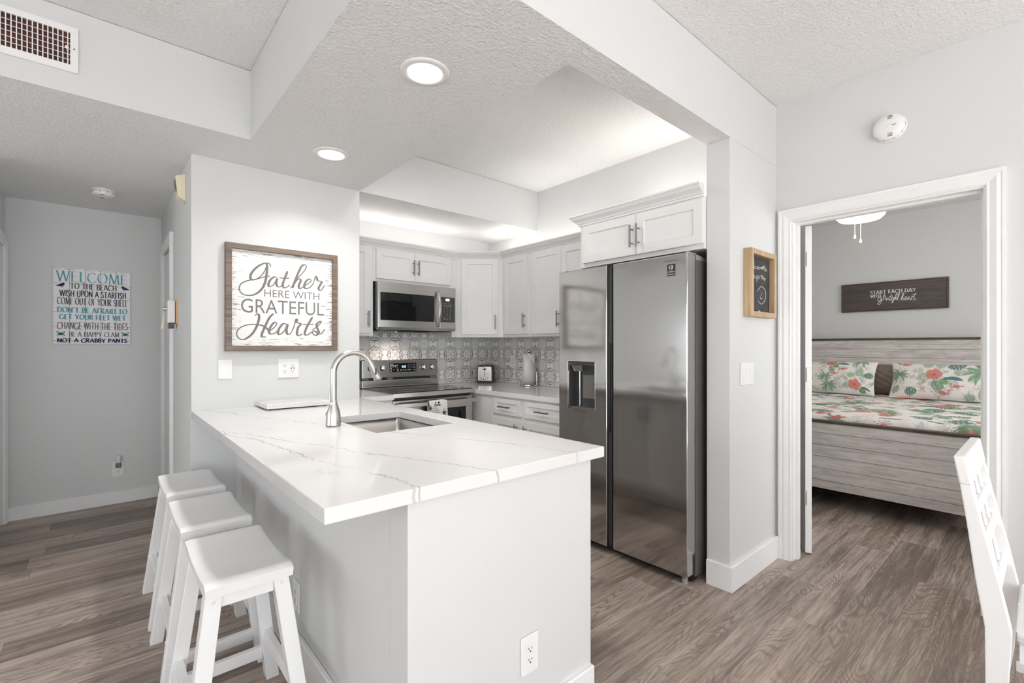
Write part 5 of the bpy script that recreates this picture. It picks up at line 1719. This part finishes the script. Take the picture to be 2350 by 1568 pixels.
# ------------------------------------------------------------------ bedroom
bed = thing('bed', 'king bed with whitewashed plank headboard and footboard seen through the doorway', 'bed', (5.4, 1.16, 0.0))
BY0, BY1 = 0.13, 2.19
hb = MB().box(6.455, 6.505, BY0, BY1, 0.10, 1.352, 0.002).build('headboard', BARN, bed)
MB().box(6.445, 6.515, BY0 - 0.012, BY1 + 0.012, 1.353, 1.374, 0.003).build('cap', DARKWOOD, hb)
fb = MB().box(4.345, 4.395, BY0, BY1, 0.145, 0.668, 0.002).build('footboard', BARN, bed)
MB().box(4.335, 4.405, BY0 - 0.012, BY1 + 0.012, 0.669, 0.690, 0.003).build('cap', DARKWOOD, fb)
for y in (BY0 + 0.01, BY1 - 0.035):
    MB().box(4.396, 6.454, y, y + 0.025, 0.20, 0.40, 0.002).build('side_rail', BARN, bed)
for (x, y) in ((4.37, BY0 + 0.04), (4.37, BY1 - 0.04), (6.48, BY0 + 0.04), (6.48, BY1 - 0.04)):
    MB().box(x - 0.025, x + 0.025, y - 0.03, y + 0.03, 0.0, 0.144 if x < 5 else 0.10).build('leg', DARKWOOD, bed)
MB().box(4.42, 6.44, BY0 + 0.045, BY1 - 0.045, 0.28, 0.46, 0.02).box(4.44, 6.43, BY0 + 0.05, BY1 - 0.05, 0.462, 0.715, 0.05, 4).build('mattress', TAUPE, bed)

# printed cloth: the pattern is worked out point by point on the cloth
class Cloth:
    def __init__(s, U, W, seed=1):
        s.U, s.W = U, W
        rs = np.random.RandomState(seed)
        s.C = np.ones(U.shape + (3,)) * np.array(srgb(232, 227, 222))
        s.rs = rs

    def put(s, m, c, a=1.0):
        m = np.clip(m.astype(float), 0, 1)[..., None] * a
        s.C = s.C * (1 - m) + np.array(srgb(*c)) * m

    def loc(s, cx, cy, rot=0):
        x, y = s.U - cx, s.W - cy
        c, n = math.cos(math.radians(rot)), math.sin(math.radians(rot))
        return x * c + y * n, -x * n + y * c

    def palm(s, cx, cy, sz, c=(104, 146, 108)):
        x, y = s.loc(cx, cy)
        r = np.hypot(x, y); ph = np.degrees(np.arctan2(y, x))
        for a in (-35, 0, 30, 62, 95, 130, 165, 200, 225):
            dr = a - np.where(abs(a - 90) < 1, 0, np.sign(90 - a)) * (r / sz) * 26
            d = (ph - dr + 180) % 360 - 180
            wd = 0.17 * sz * np.sin(np.pi * np.clip(r / sz, 0, 1)) ** 0.8 * (0.55 + 0.45 * ((r / sz * 9) % 1))
            s.put((r < sz) & (np.abs(np.radians(d)) * r < wd), c, 0.85)
        s.put((np.abs(x + 0.15 * y) < 0.035 * sz) & (y < 0) & (y > -1.3 * sz), (176, 164, 150), 0.8)

    def fern(s, cx, cy, sz, rot, c=(112, 152, 112), k=9):
        x, y = s.loc(cx, cy, rot)
        t, q = x / sz + 0.5, np.abs(y) / sz
        m = (t > 0) & (t < 1) & (q < 0.36 * np.sin(np.pi * np.clip(t, 0, 1)) ** 0.7) & (((t * k - q * k * 0.9) % 1 < 0.66) | (q < 0.02))
        s.put(m, c, 0.9)

    def leaf(s, cx, cy, sz, rot, c=(58, 120, 104), asp=0.42, holes=True):
        x, y = s.loc(cx, cy, rot)
        t, q = x / sz + 0.5, np.abs(y) / sz
        m = (t > 0) & (t < 1) & (q < asp * np.sin(np.pi * np.clip(t, 0, 1)) ** 0.6)
        if holes:
            m &= ~((q > asp * 0.5) & ((t * 6) % 1 < 0.28)) & ~(np.hypot(((t * 4.5) % 1 - 0.5) * 0.22, q - asp * 0.28) < 0.035)
        s.put(m, c, 0.92)
        s.put(m & (q < 0.018), (200, 210, 196), 0.6)

    def flower(s, cx, cy, r, c=(210, 130, 118)):
        x, y = s.loc(cx, cy)
        rr = np.hypot(x, y); ph = np.arctan2(y, x)
        m = rr < r * (0.80 + 0.20 * np.abs(np.cos(2.5 * ph)))
        s.put(m, c, 0.95)
        s.put(m & (np.sin(ph * 23 + np.sin(rr * 90) * 1.5) > 0.55), (196, 92, 82), 0.55)
        s.put(rr < r * 0.22, (178, 72, 70), 0.7)
        s.put(np.hypot(x - 0.1 * r, y - 1.12 * r) < 0.14 * r, (226, 142, 128), 0.9)

    def line(s, P, w, c, a=1.0):
        d = np.full(s.U.shape, 9.0)
        for (p, q) in zip(P[:-1], P[1:]):
            vx, vy = q[0] - p[0], q[1] - p[1]
            L = vx * vx + vy * vy + 1e-12
            t = np.clip(((s.U - p[0]) * vx + (s.W - p[1]) * vy) / L, 0, 1)
            d = np.minimum(d, np.hypot(s.U - p[0] - t * vx, s.W - p[1] - t * vy))
        s.put(d < w, c, a)

    def flamingo(s, cx, cy, z, f=1, c=(206, 112, 106)):
        x, y = s.loc(cx, cy, -12 * f)
        m = (np.abs(x) / (0.5 * z)) ** 2 + (y / (0.28 * z)) ** 2 < 1
        s.put(m, c, 0.95)
        s.put(m & (np.sin(x * 260 + y * 120) > 0.6), (192, 82, 78), 0.5)
        s.line([(cx + f * a * z, cy + b * z) for a, b in ((0.42, 0.05), (0.62, -0.12), (0.74, 0.02), (0.62, 0.30), (0.70, 0.50), (0.82, 0.46), (0.84, 0.36))], 0.065 * z, c)
        s.line([(cx + f * 0.84 * z, cy + 0.36 * z), (cx + f * 0.86 * z, cy + 0.28 * z)], 0.05 * z, (50, 46, 48))
        s.line([(cx - f * 0.4 * z, cy), (cx - f * 0.9 * z, cy + 0.16 * z)], 0.09 * z, c)

    def feather(s, cx, cy, L, rot, c=(58, 118, 128)):
        x, y = s.loc(cx, cy, rot)
        t, q = x / L + 0.5, (y / L + 0.10 * (x / L) ** 2 * 4 - 0.02)
        m = (t > 0) & (t < 1) & (np.abs(q) < 0.13 * np.sin(np.pi * np.clip(t, 0, 1)) ** 0.5)
        s.put(m, c, 0.95)
        s.put(m & (np.sin(t * 70) > 0.5), (34, 84, 98), 0.5)

    def bloom(s, cx, cy, z):
        for a in (20, 50, 85, 120, 155):
            q = math.radians(a)
            s.line([(cx, cy), (cx + z * math.cos(q), cy + z * 0.8 * math.sin(q))], 0.05 * z, (222, 120, 108), 0.9)
        s.line([(cx, cy), (cx - 0.5 * z, cy - 0.5 * z), (cx - 1.4 * z, cy - 0.6 * z)], 0.05 * z, (80, 120, 84), 0.9)

    def grass(s, cx, cy, z):
        for k in range(7):
            a = math.radians(s.rs.uniform(40, 140))
            L = z * s.rs.uniform(0.5, 1.2)
            s.line([(cx + s.rs.uniform(-.5, .5) * z, cy), (cx + L * math.cos(a), cy + L * math.sin(a))], 0.0019, (160, 168, 158), 0.6)


def cloth_object(name, V3, nu, nv, C, parent, mats, extra=None):
    """grid of nu x nv points with its print stored on the points"""
    me = bpy.data.meshes.new(name)
    fs = [(j * nu + i, j * nu + i + 1, (j + 1) * nu + i + 1, (j + 1) * nu + i) for j in range(nv - 1) for i in range(nu - 1)]
    vs = V3.reshape(-1, 3)
    cols = np.concatenate([C.reshape(-1, 3), np.ones((nu * nv, 1))], 1)
    if extra is not None:
        o = len(vs)
        vs = np.concatenate([vs, extra.reshape(-1, 3)], 0)
        fs += [tuple(o + k for k in f[::-1]) for f in fs]
        back = cols.copy(); back[:, :3] = srgb(226, 221, 216)
        cols = np.concatenate([cols, back], 0)
        rim = [i for i in range(nu)] + [j * nu + nu - 1 for j in range(1, nv)] + [(nv - 1) * nu + i for i in range(nu - 2, -1, -1)] + [j * nu for j in range(nv - 2, 0, -1)]
        for a, b in zip(rim, rim[1:] + rim[:1]):
            fs.append((a, o + a, o + b, b))
    me.from_pydata(vs.tolist(), [], fs)
    at = me.attributes.new('print', 'FLOAT_COLOR', 'POINT')
    at.data.foreach_set('color', cols.astype(np.float32).ravel())
    me.polygons.foreach_set('use_smooth', [True] * len(me.polygons))
    for m_ in mats:
        me.materials.append(m_)
    o = bpy.data.objects.new(name, me)
    COL.objects.link(o)
    o.parent = parent
    return o


def pillow(label, y_left, width, height, base_x, base_z, lean, paint, seed, mats=None, name='bed_pillow', group='pillows on the bed'):
    """stands against the headboard; u runs from the viewer's left to right, w from bottom to top"""
    nu, nv = int(width / 0.0042), int(height / 0.0042)
    u, w = np.meshgrid(np.linspace(0, 1, nu), np.linspace(0, 1, nv))
    a, b = np.abs(2 * u - 1), np.abs(2 * w - 1)
    puff = 0.085 * (np.clip(1 - a ** 3.0, 0, 1) ** 0.6) * (np.clip(1 - b ** 2.6, 0, 1) ** 0.6)
    rs = np.random.RandomState(seed)
    wr = 0.004 * np.sin(u * 31 + w * 9 + seed) * np.sin(w * 23 + seed) * (puff / 0.085)
    bow_u = (u - 0.5) * (1 - 0.045 * (1 - b ** 2))
    bow_w = (w - 0.5) * (1 - 0.05 * (1 - a ** 2)) + 0.5
    th = math.radians(lean)
    out = []
    for sg in (1, -1):
        dpt = sg * puff + (wr if sg > 0 else 0)
        X = bow_w * height * math.sin(th) - dpt * math.cos(th)
        Z = bow_w * height * math.cos(th) + dpt * math.sin(th)
        Y = -bow_u * width
        out.append(np.stack([X, Y, Z], -1))
    zmin = min(o[..., 2].min() for o in out)
    for o in out:
        o[..., 2] -= zmin
    t = thing(name, label, 'pillow', (base_x, y_left - width / 2, base_z), 0, group)
    cl = Cloth(u * width, w * height, seed)
    if paint:
        paint(cl)
    cloth_object('cover', out[0], nu, nv, cl.C, t, mats or [PRINT], out[1])
    return t

def paint_right(c):
    for k in range(90):
        c.grass(c.rs.uniform(0, 0.9), c.rs.uniform(0.0, 0.3), 0.05)
    S = lambda X, Y: ((X - 1030) * 0.000590, (600 - Y) * 0.00089)
    c.palm(*S(1140, 340), 0.085); c.palm(*S(2200, 300), 0.14); c.palm(*S(1180, 150), 0.06); c.palm(*S(2180, 150), 0.07)
    c.leaf(*S(1530, 205), 0.085, 20, (150, 178, 150), 0.5); c.fern(*S(1690, 190), 0.12, 80, (130, 168, 132))
    c.leaf(*S(1890, 205), 0.14, 18, (44, 112, 106)); c.fern(*S(1500, 360), 0.13, 200, (140, 158, 128), 6)
    c.fern(*S(1660, 470), 0.13, -60, (76, 132, 96)); c.leaf(*S(1740, 420), 0.075, -35, (104, 150, 92), 0.4, False)
    c.feather(*S(1855, 378), 0.15, -4); c.flower(*S(1610, 330), 0.066); c.feather(*S(1745, 295), 0.035, 60, (96, 160, 172))
    c.fern(*S(1930, 300), 0.10, 20, (150, 162, 132), 7)
    c.flamingo(*S(1235, 200), 0.055, 1); c.flamingo(*S(1400, 135), 0.05, -1); c.flamingo(*S(1900, 470), 0.055, -1); c.flamingo(*S(1735, 545), 0.058, 1)
    c.bloom(*S(1470, 430), 0.035); c.bloom(*S(1470, 510), 0.04); c.bloom(*S(2080, 150), 0.03)
    c.fern(*S(2220, 545), 0.12, 75, (112, 160, 116)); c.leaf(*S(2050, 575), 0.08, 10, (140, 164, 142)); c.leaf(*S(1320, 535), 0.10, 8, (52, 112, 102)); c.fern(*S(1110, 510), 0.09, 70)
def paint_left(c):
    for k in range(90):
        c.grass(c.rs.uniform(0, 0.9), c.rs.uniform(0.0, 0.3), 0.05)
    S = lambda X, Y: (0.90 - (925 - X) * 0.000600, (520 - Y) * 0.00092)
    c.palm(*S(690, 110), 0.09); c.palm(*S(170, 335), 0.075); c.palm(*S(240, 440), 0.08)
    c.fern(*S(710, 260), 0.11, 75, (126, 166, 130)); c.leaf(*S(580, 300), 0.07, 20, (150, 178, 150), 0.5)
    c.feather(*S(430, 148), 0.12, -3); c.leaf(*S(330, 185), 0.06, -35, (104, 150, 92), 0.4, False); c.flower(*S(245, 130), 0.052)
    c.fern(*S(115, 130), 0.09, 200, (140, 158, 128), 6); c.fern(*S(270, 230), 0.09, -60, (76, 132, 96))
    c.leaf(*S(845, 295), 0.085, 15, (44, 112, 106)); c.feather(*S(815, 455), 0.085, -25); c.leaf(*S(760, 480), 0.07, -30, (88, 138, 84), 0.4, False)
    c.flower(*S(650, 415), 0.060); c.feather(*S(765, 365), 0.035, 60, (96, 160, 172)); c.fern(*S(530, 430), 0.09, 205, (140, 158, 128), 6)
    c.flamingo(*S(330, 290), 0.048, 1); c.flamingo(*S(450, 225), 0.048, -1); c.bloom(*S(120, 200), 0.03); c.bloom(*S(120, 260), 0.03)
pillow('tropical print pillow against the headboard at the doorway hinge side', 2.115, 0.90, 0.385, 6.085, 0.762, 24, paint_left, 3)
pillow('tropical print pillow against the headboard nearer the white chair', 1.100, 0.90, 0.385, 6.065, 0.762, 26, paint_right, 5)
pillow('taupe satin pillow showing in the gap between the two printed pillows', 1.42, 0.52, 0.335, 6.355, 0.762, 3, None, 8, [TAUPE])

# quilt: flat on the mattress, rolling down inside the footboard
nu, nv = 290, 262
uu, ww = np.meshgrid(np.linspace(0, 2.06, nu), np.linspace(0, 2.02, nv))     # uu along y from the viewer's left, ww from foot to head
sfold = np.clip(ww, 0, None)
R_ = 0.075
ang = np.clip((sfold - 0.06) / R_, 0, PI / 2)
X = 4.428 + R_ * (1 - np.cos(ang)) + np.clip(sfold - 0.06 - R_ * PI / 2, 0, None)
Z = 0.60 + np.clip(sfold, 0, 0.06) + R_ * np.sin(ang) + 0.0
Z = Z + 0.0055 * np.sin(uu * 22 + 2 * np.sin(ww * 9)) * np.sin(ww * 26) * (ang > 1.2) + 0.004 * np.sin(uu * 60) * (ang < 1.2)
Z = Z + 0.02 * np.clip((X - 4.5) / 0.4, 0, 1)
Y = 2.19 - uu
edge = np.clip((np.abs(uu - 1.03) - 0.955) / 0.075, 0, 1)
Z = Z - 0.10 * edge ** 2
Y = 1.16 + (1.03 - uu) * (1 - 0.02 * edge)
cl = Cloth(uu, ww, 11)
for k in range(420):
    cl.grass(cl.rs.uniform(0, 2.06), cl.rs.uniform(0, 2), 0.06)
c2 = cl
c2.flamingo(0.93, 0.16, 0.07, 1); c2.flamingo(0.80, 0.13, 0.06, -1)
for k in range(230):
    x, y = c2.rs.uniform(0.0, 2.06), c2.rs.uniform(0.06, 1.9)
    q = (k * 5 + k // 8) % 8
    if q == 0: c2.palm(x, y, c2.rs.uniform(0.07, 0.12))
    elif q == 1: c2.fern(x, y, 0.13, c2.rs.uniform(0, 180))
    elif q == 2: c2.leaf(x, y, 0.15, c2.rs.uniform(-30, 30), (44, 112, 106))
    elif q == 3: c2.flower(x, y, 0.06)
    elif q == 4: c2.flamingo(x, y, 0.07, 1 if c2.rs.rand() > 0.5 else -1)
    elif q == 5: c2.feather(x, y, 0.14, c2.rs.uniform(-20, 20))
    elif q == 6: c2.bloom(x, y, 0.06)
    else: c2.fern(x, y, 0.12, c2.rs.uniform(0, 180), (70, 128, 98))
qt = thing('quilt', 'white tropical print quilt spread over the bed', 'quilt', (5.4, 1.16, 0.70))
G3 = np.stack([X - 5.4, Y - 1.16, Z - 0.70], -1)
qo = cloth_object('top', G3, nu, nv, cl.C, qt, [PRINT])

# ceiling fan with a light bowl
cfn = thing('ceiling_fan', 'white ceiling fan with a lit bowl lamp and two pull chains in the bedroom', 'ceiling fan', (4.90, 1.08, 2.36))
MB().lathe([(0, 2.742), (0.075, 2.742), (0.070, 2.70), (0.11, 2.66), (0.135, 2.60), (0.12, 2.54), (0.10, 2.50), (0.10, 2.455), (0, 2.455)], (4.90, 1.08, 0), 36).build('motor', PLASTIC, cfn)
for k in range(5):
    a = 36 + 72 * k
    M = Matrix.Translation((4.90, 1.08, 2.585)) @ Matrix.Rotation(math.radians(a), 4, 'Z') @ Matrix.Rotation(math.radians(10), 4, 'X')
    MB(M).prism([(0.13, -0.03), (0.20, -0.055), (0.58, -0.07), (0.62, -0.05), (0.62, 0.05), (0.58, 0.07), (0.20, 0.055), (0.13, 0.03)], -0.004, 0.004, 0.001).build('blade', PLASTIC, cfn)
bowl = MB().lathe([(0.172, 2.452), (0.178, 2.43), (0.172, 2.395), (0.145, 2.368), (0.09, 2.357), (0, 2.354)], (4.90, 1.08, 0), 40).build('bowl', glow('warm_bowl_glass', (1.0, 0.80, 0.56), 0.95), cfn)
for (x, y, zl, mat) in ((4.885, 1.115, 2.21, PLASTIC), (4.87, 1.07, 2.165, CREAM)):
    MB().cyl((x, y, 2.37), (x, y, zl + 0.03), 0.0018, n=6).cyl((x, y, zl + 0.03), (x, y, zl), 0.0075, 0.009, n=10).build('pull_chain', mat, cfn)
ld = bpy.data.lights.new('fan_lamp', 'POINT'); ld.energy = 16; ld.color = (1.0, 0.93, 0.85); ld.shadow_soft_size = 0.15
lo2 = bpy.data.objects.new('fan_lamp', ld); COL.objects.link(lo2); lo2.location = (4.90, 1.08, 2.28)
